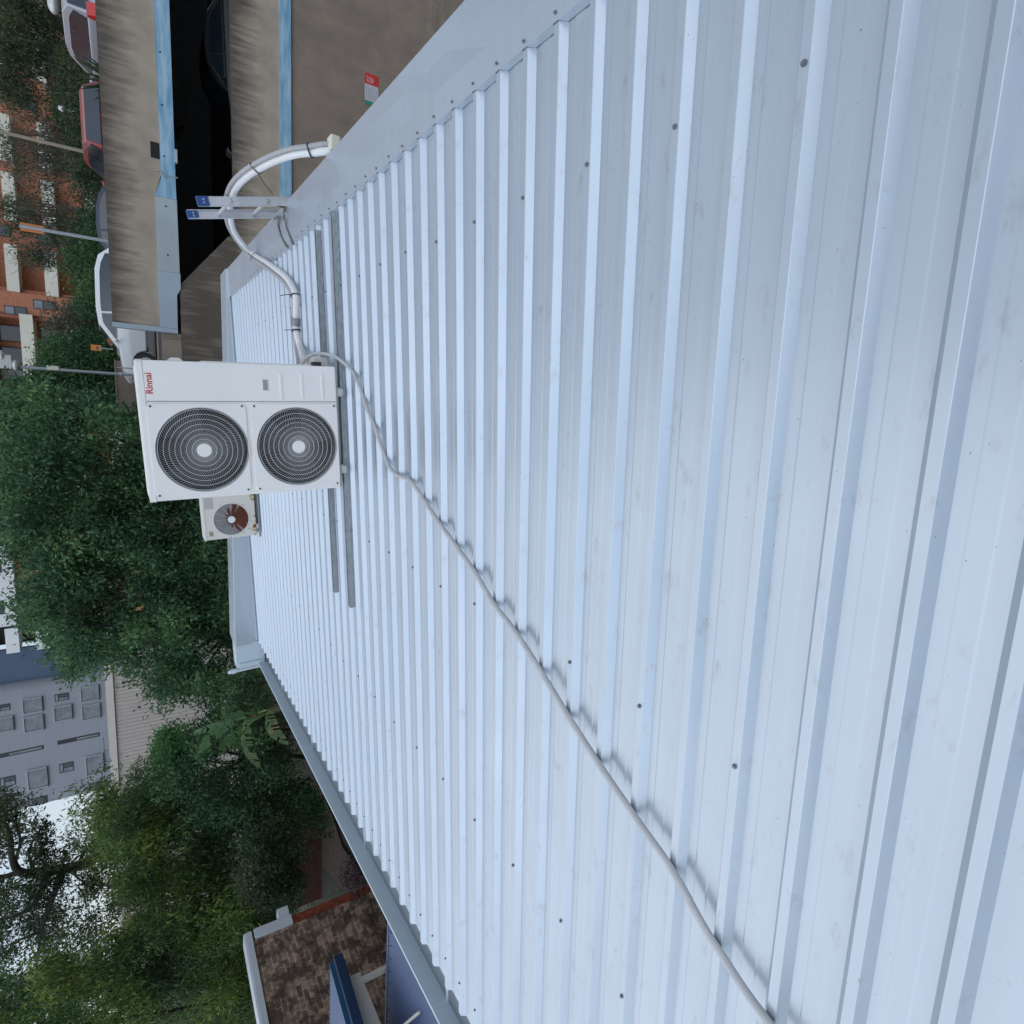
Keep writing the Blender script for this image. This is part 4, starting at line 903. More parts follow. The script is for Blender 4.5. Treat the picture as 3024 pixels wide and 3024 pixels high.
# walls leave deep openings for the balconies
bpart(BB, 'wall', OBRICK, xp0, xp1, D, D + .4, 3, zT)
bpart(BB, 'wall', OBRICK, xl, xp0 - .001, D + 2.6, D + 2.9, 3, zT)
bpart(BB, 'wall', OBRICK, xp1 + .001, xr, D + 2.2, D + 2.5, 3, zT)
bpart(BB, 'wall', OBRICK, xp0 - .3, xp0 - .002, D + .4, D + 2.6, 3, zT); bpart(BB, 'wall', OBRICK, xp1 + .002, xp1 + .3, D + .4, D + 2.2, 3, zT)
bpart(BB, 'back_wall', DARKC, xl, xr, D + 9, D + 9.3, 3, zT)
def win(px0, px1, py0, py1, D, B, depth=-.05, split=.55):
    x0, x1, z0, z1 = rect(px0, px1, py0, py1, D)
    w_ = bpart(B, 'window', FRAME, x0, x1, D + depth, D + depth + .05, z0, z1)
    zs = z0 + (z1 - z0) * split; xs2 = x0 + (x1 - x0) * split
    bpart(B, 'pane', CURT, x0 + .06, x1 - .06, D + depth - .012, D + depth - .004, zs + .04, z1 - .06, w_); bpart(B, 'pane', GLASS, x0 + .06, x1 - .06, D + depth - .012, D + depth - .004, z0 + .06, zs - .04, w_)
    return w_
win(98, 163, 888, 915, D, BB); win(13, 80, 905, 930, D, BB)
z0, z1 = rect(183, 225, 925, 940, D)[2:]
# balcony bands: (px range, py range)
bands = [(56, 95, 941, 1300), (4, 28, 941, 1300), (141, 180, 941, 1160), (132, 170, 560, 873), (60, 96, 560, 871), (-12, 22, 560, 870), (205, 238, 560, 740)]
for k in range(5):
    pass
def band(z0, z1, x0, x1, yy, m=CREAM):
    b_ = bpart(BB, 'balcony_front', m, x0, x1, yy, yy + .15, z0, z1); bpart(BB, 'balcony_slab', CREAM, x0 + .01, x1 - .01, yy + .16, D + 2.4, z0 + .02, z0 + .22, b_); return b_
for (zz0, zz1) in ((3.9, 4.75), (5.45, 6.2)): pass
f2 = 2.72
for i in range(-1, 5):
    zb_ = EYE + 5.45 + (i - 1) * 1.62 * 1.0
base1 = [(EYE + 2.75, EYE + 3.55), (EYE + 5.45, EYE + 6.25), (EYE + 8.1, EYE + 8.9), (EYE + 10.8, EYE + 11.6), (EYE + .1, EYE + .9)]
for a, b_ in base1: band(a, b_, xl, xp0 - .02, D - .35)
for a, b_ in [(EYE + 3.75, EYE + 4.55), (EYE + 6.1, EYE + 6.85), (EYE + 8.5, EYE + 9.3), (EYE + 11.1, EYE + 11.9), (EYE + 1.1, EYE + 1.9)]:
    x = xp1 + .02
    band(a, b_, x, x + 3.4, D - .05)
    for g in ((5.2, 8.6), (9.4, 12.6), (15.5, 19.2), (21, 25), (27.5, 31.5), (34, 38)): band(a - .1, b_ - .1, x + g[0], x + g[1], D + .6)
for k, (gx, gz) in enumerate([(4.3, 3.9), (4.3, 6.6), (13.8, 4.4), (13.8, 2.0), (20, 5.2), (26, 3.0), (32.4, 5.0), (13.8, 7.2), (20, 8.6), (26, 7.8), (32.4, 8.8)]):
    x = xp1 + gx
    w_ = bpart(BB, 'window', FRAME, x, x + .8, D + 2.12, D + 2.19, EYE + gz, EYE + gz + 1.1); bpart(BB, 'pane', GLASS, x + .06, x + .74, D + 2.09, D + 2.115, EYE + gz + .06, EYE + gz + 1.04, w_)
for k in range(10):      # doors and blinds inside the balcony recesses
    x = xl + 1.2 + k * 1.7
    for fz in (3.6, 6.3, 9.0): 
        if x < xp0 - 1: w_ = bpart(BB, 'balcony_door', FRAME, x, x + 1.3, D + 2.5, D + 2.59, EYE + fz, EYE + fz + 1.7); bpart(BB, 'pane', CURT if k % 3 == 0 else GLASS, x + .08, x + 1.2, D + 2.47, D + 2.495, EYE + fz + .08, EYE + fz + 1.6, w_)
# sloping white louvre on the right-hand balcony
o = BB.matrix_world.translation
a = [at(px, py, D - .6) for px, py in ((0, 715), (22, 735), (55, 815), (0, 800))]
# white and ochre block
D = 70.0; WB = empty('white_apartments', Vector((-20, D, 3)), 'white apartment block with an ochre recess and white balconies beside the grey tower', 'building')
xa_, xb_ = at(20, 1850, D).x, at(20, 1330, D).x
z48 = at(46, 1750, D).z
x_or = at(80, 1849, D).x
bpart(WB, 'wall', WHITE, xa_, xb_, D, D + .4, z48, EYE + 24)
bpart(WB, 'ochre_wall', ORANGE, x_or, xb_, D + .9, D + 1.3, 3, z48 - .001)
bpart(WB, 'soffit', WHITE, xa_, xb_, D + .4, D + 1.3, z48 + .001, z48 + .3)
win(-14, 12, 1775, 1815, D, WB); win(-14, 4, 1652, 1692, D, WB)
x0, x1, z0, z1 = rect(51, 110, 1772, 1806, D + .9); w_ = bpart(WB, 'window', FRAME, x0, x1, D + .84, D + .89, z0, z1); bpart(WB, 'pane', CURT, x0 + .1, x1 - .1, D + .81, D + .835, z0 + .1, z1 - .1, w_)
x0 = at(40, 1925, D).x; x1 = at(40, 1852, D).x
bpart(WB, 'recess_wall', FRAME, x0, x1, D + 2.4, D + 2.6, 3, EYE + 24)
for px0, px1 in ((17, 57), (107, 146), (-66, -26)):
    z0, z1 = rect(px0, px1, 1852, 1918, D)[2:]; bb = bpart(WB, 'balcony_front', WHITE, x0, x1 - .02, D - .3, D - .15, z0, z1); bpart(WB, 'balcony_slab', WHITE, x0 + .02, x1 - .04, D - .15, D + 2.4, z0 + .05, z0 + .3, bb)
z0, z1 = rect(180, 215, 1852, 1918, D)[2:]; bpart(WB, 'balcony_front', WHITE, x0, x1 - .02, D - .3, D - .15, z0, z1)
# grey tower
GT = empty('grey_tower', Vector((-33, D, 3)), 'plain grey panelled tower with hooded windows and a shaded dark blue flank', 'building')
xn0, xn1 = x0 - .0, at(100, 2016, D).x
xg0 = at(130, 2372, D).x
bpart(GT, 'blue_wall', NAVYW, xn1, x0 - .02, D + .9, D + 1.2, 3, EYE + 26)
# rounded turn from the blue wall into the grey front
q = MB(); o = GT.matrix_world.translation; K = 10; r_ = .9; pts = []
for k in range(K + 1):
    a = R_(90 * k / K); pts.append((xn1 - r_ + r_ * math.sin(a) - o.x, (D + r_) - r_ * math.cos(a) - o.y))
vs = [(x, y, 0) for x, y in pts] + [(x, y, EYE + 26 - 3) for x, y in pts]
q.add(vs, [(i, i + 1, i + 1 + K + 1, i + K + 1) for i in range(K)]); q.build('rounded_corner', PANEL, GT, smooth=True)
bpart(GT, 'wall', PANEL, xg0, xn1 - r_, D, D + .4, 3, EYE + 26); bpart(GT, 'side_wall', PANEL, xg0, xg0 + .3, D + .401, D + 14, 3, EYE + 26)
def hood(px0, px1, py0, py1):
    x0, x1, z0, z1 = rect(px0, px1, py0, py1, D); w_ = bpart(GT, 'window', MULL, x0, x1, D - .03, D - .003, z0, z1)
    for (a, b_, c, d) in ((x0 - .06, x0, z0, z1), (x1, x1 + .06, z0, z1)): bpart(GT, 'hood', TRIM, a, b_, D - .16, D - .003, c, d, w_)
    bpart(GT, 'hood', TRIM, x0 - .06, x1 + .06, D - .16, D - .003, z1 + .001, z1 + .06, w_); bpart(GT, 'sill', FRAME, x0 - .06, x1 + .06, D - .20, D - .003, z0 - .05, z0 - .001, w_)
    zm = (z0 + z1) / 2
    bpart(GT, 'pane', CURT, x0 + .05, x1 - .05, D - .045, D - .032, z0 + .05, zm - .03, w_); bpart(GT, 'pane', CURT, x0 + .05, x1 - .05, D - .045, D - .032, zm + .03, z1 - .05, w_)
for q_ in ((239, 292, 2027, 2068), (243, 296, 2081, 2121), (161, 213, 2084, 2125), (68, 125, 2062, 2102), (72, 129, 2115, 2157), (-6, 40, 2118, 2158), (255, 306, 2230, 2284), (83, 141, 2270, 2326)): hood(*q_)
for q_ in ((161, 204, 2048, 2069), (-12, 31, 2080, 2099), (175, 218, 2252, 2280), (0, 47, 2293, 2322)):
    x0, x1, z0, z1 = rect(*q_, D); w_ = bpart(GT, 'window', FRAME, x0, x1, D - .03, D - .003, z0, z1); zz_ = z0 + (z1 - z0) * .72
    bpart(GT, 'pane', CURT, x0 + .08, x1 - .08, D - .045, D - .032, zz_ + .05, z1 - .08, w_); bpart(GT, 'pane', CURT, x0 + .08, (x0 + x1) / 2 - .04, D - .045, D - .032, z0 + .08, zz_ - .05, w_); bpart(GT, 'pane', GLASS, (x0 + x1) / 2 + .04, x1 - .08, D - .045, D - .032, z0 + .08, zz_ - .05, w_)
for a, b_ in (((170, 2197), (294, 2165)), ((-60, 2247), (129, 2204))):
    p0, p1 = at(*a, D), at(*b_, D); xm = (p0.x + p1.x) / 2; w_ = bpart(GT, 'slot_window', FRAME, xm - .22, xm + .22, D - .03, D - .003, p1.z, p0.z); bpart(GT, 'pane', CURT, xm - .10, xm + .10, D - .045, D - .032, p1.z + .15, p1.z + (p0.z - p1.z) * .55, w_)
for q_ in ((262, 304, 2306, 2330), (96, 142, 2362, 2384)):
    x0, x1, z0, z1 = rect(*q_, D); w_ = bpart(GT, 'corner_window', FRAME, xg0 - .02, xg0 + (x1 - x0), D - .03, D - .003, z0, z1); bpart(GT, 'pane', GLASS, xg0 + .06, xg0 + (x1 - x0) - .08, D - .045, D - .032, z0 + .3, z1 - .08, w_)
# beige ribbed shed
D = 32.0; SHx0, SHx1 = at(345, 2790, D).x, at(312, 1930, D).x
SH = empty('beige_shed', Vector((SHx1, D, 3)), 'long beige ribbed-metal shed with a pale fascia below the grey tower', 'shed')
RIBM = mat('beige_ribbed_steel', (0.52, 0.455, 0.41), 0.65, var=0.08, vscale=0.8, stretch=(1, 1, .4))
zf1, zf0 = at(309, 1990, D).z, at(333, 2000, D).z
q = MB(); o = SH.matrix_world.translation; x = SHx0; step = 0.195; pts = []
while x < SHx1:
    pts += [(x, 0), (x + .035, 0), (x + .05, -.028), (x + .075, -.028), (x + .09, 0)]; x += step
vs = [(a - o.x, b_, 0) for a, b_ in pts] + [(a - o.x, b_, zf0 - 3.002) for a, b_ in pts]; n_ = len(pts)
q.add(vs, [(i, i + 1, i + 1 + n_, i + n_) for i in range(n_ - 1)]); q.build('ribbed_wall', RIBM, SH, smooth=False)
bpart(SH, 'fascia', BEIGE, SHx0, SHx1, D - .12, D - .03, zf0, zf1); bpart(SH, 'gap_filler', FRAME, SHx0, SHx1, D - .03, D + .05, zf0 + .001, zf1 - .05)
bpart(SH, 'roof', BEIGE, SHx0, SHx1, D + .051, D + 16, zf1 - .2, zf1 - .12)
q = MB(); p = at(313, 2225, D); q.tube([(p.x - o.x, .3, zf1 - 3 - .1), (p.x - o.x, .3, zf1 - 3 + .25)], .012, 6, 0); q.tube([(p.x - o.x - .7, .3, zf1 - 3 + .2), (p.x - o.x + .7, .3, zf1 - 3 + .22)], .012, 6, 0); q.build('aerial', FRAME, SH)

# ------------------------------------------------------------------ brick house beyond the gutter
A_ = at(724, 2762, 10.0); E2 = on_z(772, 3024, A_.z)
dv = Vector((E2.x - A_.x, E2.y - A_.y, 0)).normalized(); inw = Vector((dv.y, -dv.x, 0))
if inw.x > 0: inw = -inw
WB_ = Matrix(((dv.x, inw.x, 0, A_.x), (dv.y, inw.y, 0, A_.y), (0, 0, 1, A_.z), (0, 0, 0, 1)))
HB_ = empty('old_brick_house', WB_, 'old house wall of mottled brown bricks with a white metal capping beyond the gutter', 'house')
OLDB = brickmat('mottled_old_brick', (0.42, 0.275, 0.19), (0.13, 0.085, 0.065), (0.50, 0.44, 0.38), 0.205, 0.088, 0.005, dirt=(0.085, 0.06, 0.045), jitter=0.03)
REDB = brickmat('red_edge_brick', (0.26, 0.055, 0.03), (0.19, 0.045, 0.028), (0.11, 0.055, 0.04), 0.085, 0.12, 0.006)
WMET = mat('white_metal_capping', (0.55, 0.58, 0.62), 0.4, var=0.08, vscale=2)
zr = at(860, 2710, 10.0).z - A_.z
q = MB(); q.box(0.16, 9.0, 0.0, .25, -5.2, -.03); q.build('wall', OLDB, HB_)
q = MB(); q.box(0.0, .158, -.012, .26, -5.2, zr - .002); q.build('brick_quoin', REDB, HB_)
q = MB(); q.box(-.01, 9.0, -.04, .30, -.105, .002); q.build('wall_capping', WMET, HB_, bevel=.004)
q = MB(); q.box(-.03, 9.0, .0, .34, .003, .026); q.build('wall_capping', WMET, HB_, bevel=.006)
q = MB(); q.box(-.02, .155, -.05, .03, zr, -.142); q.build('downpipe', WMET, HB_, bevel=.006)
q = MB(); q.box(-.22, -.022, -.04, .16, zr + .02, zr + .22); q.build('rainwater_head', WMET, HB_, bevel=.01)
random.seed(5)
for k in range(16):      # bricks that have slipped or stand proud
    x, z = random.uniform(.6, 4.5), -random.uniform(.3, 2.4); q = MB(); q.box(x, x + .16, -.022, -.001, z, z + .07); q.build('loose_brick', OLDB, HB_, bevel=.006)
# blue-roofed cottage between
C1 = at(976, 2847, 6.5); z2 = at(1145, 2850, 6.0).z
BR = empty('blue_roofed_cottage', Vector((C1.x, C1.y, C1.z)), 'cottage with pale blue corrugated roofs and a navy fascia, tucked below the gutter', 'house')
o = BR.matrix_world.translation
BLR = mat('faded_blue_roof_paint', (0.105, 0.145, 0.26), 0.5, var=0.10, vscale=2, stretch=(3, .5, 1)); NAV = mat('navy_fascia_paint', (0.012, 0.04, 0.10), 0.35, var=0.2); TEAL = mat('blue_trim_paint', (0.02, 0.09, 0.17), 0.35, var=0.15)
WB2 = mat('cream_beam_paint', (0.68, 0.64, 0.58), 0.6, var=0.06)
def corr(x0, x1, y0, y1, z0, z1, name, zoff):
    q = MB(); n_ = int((x1 - x0) / .0127); 
    for y, z in ((y0, z0), (y1, z1)):
        for i in range(n_ + 1): x = x0 + (x1 - x0) * i / n_; q.v.append((x - o.x, y - o.y, z - o.z + .008 * math.sin(2 * math.pi * x / .076)))
    q.f = [(i, i + 1, n_ + 2 + i, n_ + 1 + i) for i in range(n_)]; return q.build(name, BLR, BR, smooth=True)
corr(C1.x - 4.5, C1.x, 2.6, 6.5, C1.z + .25, C1.z, 'upper_roof_sheet', 0)
q = MB(); q.prism([(6.5 - o.y, .02), (2.6 - o.y, .27), (2.6 - o.y, .17), (6.5 - o.y, -.08)], .004, .03, 'x'); q.build('fascia', TEAL, BR)
q = MB(); q.prism([(6.48 - o.y, -.03), (2.6 - o.y, .22), (2.6 - o.y, .10), (6.48 - o.y, -.15)], .031, .12, 'x'); q.build('navy_gutter', NAV, BR, bevel=.01)
bx0 = -7.36
q = MB(); q.box(bx0 - .08 - o.x, bx0 - o.x, 2.6 - o.y, 6.32 - o.y, E_ - 2.28 - o.z, E_ - 2.06 - o.z); q.build('beam', WB2, BR, bevel=.005)
corr(-11, -4.35, 1.6, 6.0, z2 - .05, z2, 'lower_roof_sheet', 0)
q = MB(); q.box(-11 - o.x, -4.35 - o.x, 5.98 - o.y, 6.02 - o.y, z2 - .06 - o.z, z2 + .014 - o.z); q.build('roof_edge_trim', BLR, BR)
for k in range(26):
    q = MB(); q.cyl((-5 - k * .19 - o.x, 5.9 - o.y), .009, z2 + .008 - o.z, z2 + .018 - o.z, n=8); q.build('roof_screw', FRAME, BR)
for yy in (6.18, 4.9):
    q = MB(); q.box(bx0 - .02 - o.x, bx0 + .04 - o.x, yy - .03 - o.y, yy + .03 - o.y, -5.0 + E_ - o.z, E_ - 2.1 - o.z); q.build('post', WB2, BR)
q = MB(); q.tube([(bx0 - o.x, 5.35 - o.y, E_ - 2.30 - o.z), (bx0 + .6 - o.x, 5.0 - o.y, z2 + .02 - o.z)], .018, 8, 0); q.build('bracket', WB2, BR)
q = MB(); q.box(-10.8 - o.x, -4.6 - o.x, 1.8 - o.y, 5.8 - o.y, 3.0 - o.z, z2 - .08 - o.z); q.build('wall', CREAM, BR)
# low brick wall in the garden
a, b_, c, d = on_z(955, 2405, 3.2), on_z(950, 2560, 3.2), at(890, 2410, 17), at(880, 2550, 17)
GW = empty('garden_wall', Vector((a.x, a.y, 3.1)), 'low dark red brick wall beside the garden path', 'wall')
dl = (b_ - a); dl.z = 0; ln = dl.length; an = math.atan2(dl.y, dl.x); GW.matrix_world = Matrix.Translation((a.x, a.y, 3.1)) @ Matrix.Rotation(an, 4, 'Z')
q = MB(); q.box(0, ln + 1.2, -.12, .12, 0, 1.15); q.build('wall', GBRICK, GW); q = MB(); q.box(-.03, ln + 1.23, -.15, .15, 1.152, 1.22); q.build('coping', GBRICK, GW)

# ------------------------------------------------------------------ foliage
def leafmat(name, c_dark, c_mid, c_lite, trans=0.35):
    m = bpy.data.materials.new(name); m.use_nodes = True; n = m.node_tree; b = n.nodes['Principled BSDF']; out = n.nodes['Material Output']
    b.inputs['Roughness'].default_value = 0.55; b.inputs['Specular IOR Level'].default_value = 0.3
    g = n.nodes.new('ShaderNodeNewGeometry'); z = noise_n(n, 0.9, 3)
    ma = n.nodes.new('ShaderNodeMath'); ma.operation = 'MULTIPLY_ADD'; ma.inputs[1].default_value = 0.45; n.links.new(g.outputs['Random Per Island'], ma.inputs[0]); 
    mb_ = n.nodes.new('ShaderNodeMath'); mb_.operation = 'MULTIPLY_ADD'; mb_.inputs[1].default_value = 2.0; mb_.inputs[2].default_value = -0.78; n.links.new(z.outputs['Fac'], mb_.inputs[0]); n.links.new(mb_.outputs[0], ma.inputs[2])
    r = ramp(n, [(0.12, c_dark), (0.5, c_mid), (0.95, c_lite)]); n.links.new(ma.outputs[0], r.inputs[0]); n.links.new(r.outputs[0], b.inputs['Base Color'])
    t = n.nodes.new('ShaderNodeBsdfTranslucent'); n.links.new(r.outputs[0], t.inputs['Color']); mxs = n.nodes.new('ShaderNodeMixShader'); mxs.inputs[0].default_value = trans
    n.links.new(b.outputs[0], mxs.inputs[1]); n.links.new(t.outputs[0], mxs.inputs[2]); n.links.new(mxs.outputs[0], out.inputs['Surface']); return m
LF_DARK = leafmat('dark_broadleaf', (0.034, 0.078, 0.042), (0.080, 0.172, 0.078), (0.20, 0.32, 0.12))
LF_MID = leafmat('mid_green_leaf', (0.028, 0.062, 0.030), (0.055, 0.125, 0.050), (0.15, 0.26, 0.085))
LF_OLV = leafmat('olive_needle', (0.030, 0.062, 0.024), (0.075, 0.145, 0.042), (0.25, 0.31, 0.055))
LF_BRN = leafmat('brown_grey_leaf', (0.048, 0.061, 0.042), (0.104, 0.106, 0.068), (0.228, 0.180, 0.114))
LF_EUC = leafmat('eucalypt_leaf', (0.024, 0.042, 0.024), (0.050, 0.080, 0.036), (0.12, 0.145, 0.06))
LF_BRT = leafmat('bright_shrub_leaf', (0.057, 0.152, 0.057), (0.114, 0.285, 0.095), (0.228, 0.340, 0.152))
LF_PUR = leafmat('purple_shrub_leaf', (0.038, 0.023, 0.034), (0.076, 0.048, 0.057), (0.133, 0.095, 0.095))
BARK = mat('dark_bark', (0.045, 0.038, 0.032), 0.95, col2=(0.02, 0.017, 0.015), vscale=6, stretch=(1, 1, .2), bump=.6, bscale=25)
BARK2 = mat('pale_grey_bark', (0.17, 0.15, 0.13), 0.95, col2=(0.08, 0.07, 0.06), vscale=5, stretch=(1, 1, .2), bump=.4, bscale=25)
def inpoly(x, y, P):
    c = False; j = len(P) - 1
    for i in range(len(P)):
        if (P[i][1] > y) != (P[j][1] > y) and x < (P[j][0] - P[i][0]) * (y - P[i][1]) / (P[j][1] - P[i][1]) + P[i][0]: c = not c
        j = i
    return c
def sample(P, Y0, Y1, n, front=.5):
    xs = [p[0] for p in P]; ys = [p[1] for p in P]; out = []
    while len(out) < n:
        x, y = random.uniform(min(xs), max(xs)), random.uniform(min(ys), max(ys))
        if inpoly(x, y, P): out.append(at(x, y, Y0 + (Y1 - Y0) * random.random() ** (1 / (front * 2)))); 
    return out
def leaves(name, centres, radii, per, size, aspect, mt, parent, origin, droop=0.0, kind=None, flat=.75, shell=.72):
    per = int(per * 1.6); size = size * .82; cs = np.array([tuple(c) for c in centres]); rs = np.array(radii); n = len(cs); N = n * per
    idx = np.repeat(np.arange(n), per)
    d = RNG.normal(size=(N, 3)); d /= np.linalg.norm(d, axis=1)[:, None]
    rr = (shell + (1 - shell) * RNG.random(N)) * (RNG.random(N) ** .15)
    off = d * (rs[idx] * rr)[:, None]; off[:, 2] *= flat
    # every clump is a few twigs: pull leaves towards random spokes for a ragged edge
    sp = RNG.normal(size=(n * 9, 3)); sp /= np.linalg.norm(sp, axis=1)[:, None]
    k = RNG.integers(0, 9, N); s = sp[idx * 9 + k]; L = RNG.random(N) * 1.3
    spoke = s * (rs[idx] * L)[:, None]; mixf = (RNG.random(N) < .42)[:, None]
    off = np.where(mixf, spoke + RNG.normal(size=(N, 3)) * (rs[idx] * .13)[:, None], off)
    P = cs[idx] + off
    a = RNG.normal(size=(N, 3)) + d * .6; a[:, 2] -= droop; a /= np.linalg.norm(a, axis=1)[:, None]
    b = np.cross(a, RNG.normal(size=(N, 3)) + np.array([0, 0, .8])); b /= np.linalg.norm(b, axis=1)[:, None] + 1e-9
    sz = size * (.55 + .9 * RNG.random(N))[:, None]
    a = a * sz; b = b * sz * aspect
    V = np.stack([P, P + a * .5 + b * .5, P + a, P + a * .5 - b * .5], 1).reshape(-1, 3) - np.array(tuple(origin))
    me = bpy.data.meshes.new(name); me.vertices.add(len(V)); me.vertices.foreach_set('co', V.astype(np.float32).ravel())
    me.loops.add(N * 4); me.polygons.add(N); me.loops.foreach_set('vertex_index', np.arange(N * 4, dtype=np.int32)); me.polygons.foreach_set('loop_start', np.arange(0, N * 4, 4, dtype=np.int32)); me.update(calc_edges=True); me.validate()
    me.materials.append(mt); o = bpy.data.objects.new(name, me); COL.objects.link(o)
    if parent: o.parent = parent
    else: o.location = origin
    if kind: o['kind'] = kind
    return o
def tree(name, label, base, polys, mt, cat='tree', size=.14, aspect=.42, per=110, bark=BARK, trunk=.22, limbs=18, droop=.2, group=None, flat=.75, twigs=0):
    """polys: list of (outline, Ynear, Yfar, clumps, rmin, rmax)"""
    base = Vector(base); T = empty(name, base, label, cat, group)
    cs, rs = [], []
    for P, Y0, Y1, n, r0, r1 in polys:
        c = sample(P, Y0, Y1, n); cs += c; rs += [random.uniform(r0, r1) for _ in c]
    top = sum(cs, Vector()) / len(cs); q = MB(); fork = base.lerp(top, .55)
    q.tube([base - base, base.lerp(fork, .5) + Vector((.1, .05, 0)) - base, fork - base], [trunk, trunk * .8, trunk * .62], 10, 4)
    for c in random.sample(cs, min(limbs, len(cs))):
        mid = fork.lerp(c, .45) + Vector((random.uniform(-.3, .3), random.uniform(-.3, .3), random.uniform(-.1, .35)))
        q.tube([fork - base, mid - base, c - base], [trunk * .42, trunk * .22, trunk * .05], 6, 4)
        for _ in range(twigs):
            e = c + Vector((random.uniform(-1, 1), random.uniform(-.6, .6), random.uniform(-.6, 1))) * .9; q.tube([mid.lerp(c, random.random()) - base, e - base], [trunk * .09, .006], 4, 0)
    q.build('trunk', bark, T, smooth=True)
    leaves('crown', cs, rs, per, size, aspect, mt, T, base, droop, flat=flat)
    return T
random.seed(11)
# big dark tree and its neighbours behind the roof
g = 'dark trees behind the building'
tree('broadleaf_tree', 'tall dense dark-green tree filling the view directly behind the two-fan unit', (-3.2, 19.5, 1.2),
     [([(-40, 1200), (-40, 1560), (30, 1600), (70, 1640), (200, 1700), (450, 1640), (690, 1560), (690, 1400), (400, 1230), (330, 1215), (200, 1190), (60, 1170)], 16, 21.5, 190, .42, .85)], LF_DARK, group=g, size=.135, per=260, limbs=14)
tree('broadleaf_tree', 'dense dark-green tree with ragged left side in front of the white and ochre block', (-8.0, 18.5, 2.8),
     [([(60, 1640), (50, 1700), (60, 1800), (110, 1850), (140, 1900), (190, 1930), (215, 2000), (250, 2010), (300, 1960), (330, 1985), (400, 1990), (470, 2060), (560, 2040), (700, 2000), (700, 1560), (300, 1560)], 15.5, 20.5, 200, .36, .76)], LF_DARK, group=g, size=.13, per=250, limbs=14)
tree('broadleaf_tree', 'mid-green tree rising behind the floodlight pole and the white hatchback', (1.0, 33, .5),
     [([(20, 1200), (60, 1155), (104, 1115), (118, 1060), (135, 1025), (170, 1010), (230, 990), (310, 980), (380, 1010), (380, 1260), (40, 1260)], 30, 35, 230, .5, .9)], LF_MID, group=g, size=.17, per=150, limbs=12, trunk=.3)
tree('sprawling_bush', 'brownish bush against the brick wall above the white hatchback', (4.2, 36, 1.0), [([(145, 925), (165, 905), (230, 920), (300, 900), (330, 950), (300, 1010), (170, 985)], 34, 38, 46, .45, .8)], LF_BRN, 'bush', size=.16, per=110, bark=BARK2, trunk=.14, limbs=8)
tree('evergreen_bush', 'dark green bush between the orange-signed pole and the white hatchback', (7.5, 34, .8), [([(240, 640), (215, 720), (205, 800), (235, 905), (330, 930), (340, 700), (320, 620)], 31, 36, 90, .45, .8)], LF_MID, 'bush', size=.16, per=120, trunk=.14, limbs=8)
# sparse gum trees before the brick apartments
gg = 'gum trees in front of the brick apartments'
tree('gum_tree', 'dark olive gum tree with pale gaps behind the silver wagon', (16.5, 36, .5), [([(-30, -60), (-30, 260), (60, 330), (120, 250), (180, 200), (180, -60)], 33, 38, 165, .4, .8), ([(150, 130), (260, 240), (310, 420), (200, 420), (150, 300)], 31, 35, 85, .4, .7)], LF_EUC, group=gg, size=.17, aspect=.3, per=95, bark=BARK2, trunk=.26, limbs=26, droop=.8, twigs=3)
tree('gum_tree', 'thin brown-leaved gum tree with bare twigs behind the red car', (12.3, 35, .5), [([(20, 300), (0, 420), (30, 560), (180, 600), (280, 560), (300, 420), (200, 330)], 32, 37, 80, .4, .7)], LF_BRN, group=gg, size=.15, aspect=.3, per=80, bark=BARK2, trunk=.22, limbs=30, droop=.8, twigs=4)
tree('gum_tree', 'spindly gum tree with grey twigs beside the orange sign', (9.6, 36, .5), [([(0, 600), (20, 690), (70, 760), (110, 800), (250, 770), (290, 640), (200, 590), (100, 570)], 33, 38, 66, .35, .65)], LF_EUC, group=gg, size=.15, aspect=.3, per=75, bark=BARK2, trunk=.2, limbs=28, droop=.8, twigs=4)
tree('dark_hedge', 'dark green hedge along the back of the deck behind the parked cars', (14, 33, .5), [([(215, 200), (200, 300), (235, 440), (225, 560), (250, 640), (330, 640), (320, 180)], 29, 34, 120, .45, .75)], LF_EUC, 'hedge', size=.15, per=110, trunk=.12, limbs=8)
# trees on the left side
gl = 'olive trees beyond the neighbouring house'
tree('feathery_tree', 'feathery olive tree with yellow-green sprays, right-hand one of the left group', tuple(on_z(690, 2470, 3.1)),
     [([(190, 2440), (230, 2350), (265, 2330), (330, 2345), (420, 2290), (500, 2330), (620, 2400), (700, 2520), (740, 2660), (640, 2760), (420, 2720), (350, 2640), (345, 2500), (250, 2470)], 13.5, 18, 150, .32, .75)], LF_OLV, group=gl, size=.15, aspect=.22, per=240, droop=.9, limbs=16)
tree('feathery_tree', 'dense olive tree low on the left behind the brick house capping', (-16.5, 13.5, 3.0),
     [([(350, 2740), (300, 2850), (120, 2860), (-40, 2900), (-40, 3080), (870, 3080), (780, 2800), (730, 2700), (560, 2720), (430, 2700)], 11.5, 16, 200, .30, .68)], LF_OLV, group=gl, size=.14, aspect=.24, per=240, droop=.9, limbs=14)
T = tree('open_crowned_tree', 'dark-limbed open tree against the sky with scattered tufts', (-19.5, 19, 3.2),
     [([(-40, 2350), (70, 2330), (100, 2400), (60, 2500), (-40, 2560)], 18, 21, 40, .28, .5), ([(90, 2420), (160, 2480), (200, 2560), (180, 2640), (90, 2600)], 18, 20, 26, .25, .42), ([(-40, 2620), (160, 2600), (330, 2700), (340, 2820), (150, 2790), (-40, 2860)], 18, 21, 95, .25, .5), ([(200, 2480), (350, 2520), (350, 2700), (240, 2640)], 18, 20, 34, .25, .42)],
     LF_EUC, size=.13, aspect=.35, per=80, limbs=3, trunk=.1)
q = MB(); o = T.matrix_world.translation
def px3(L_, D_): return [at(x, y, D_) - o for x, y in L_]
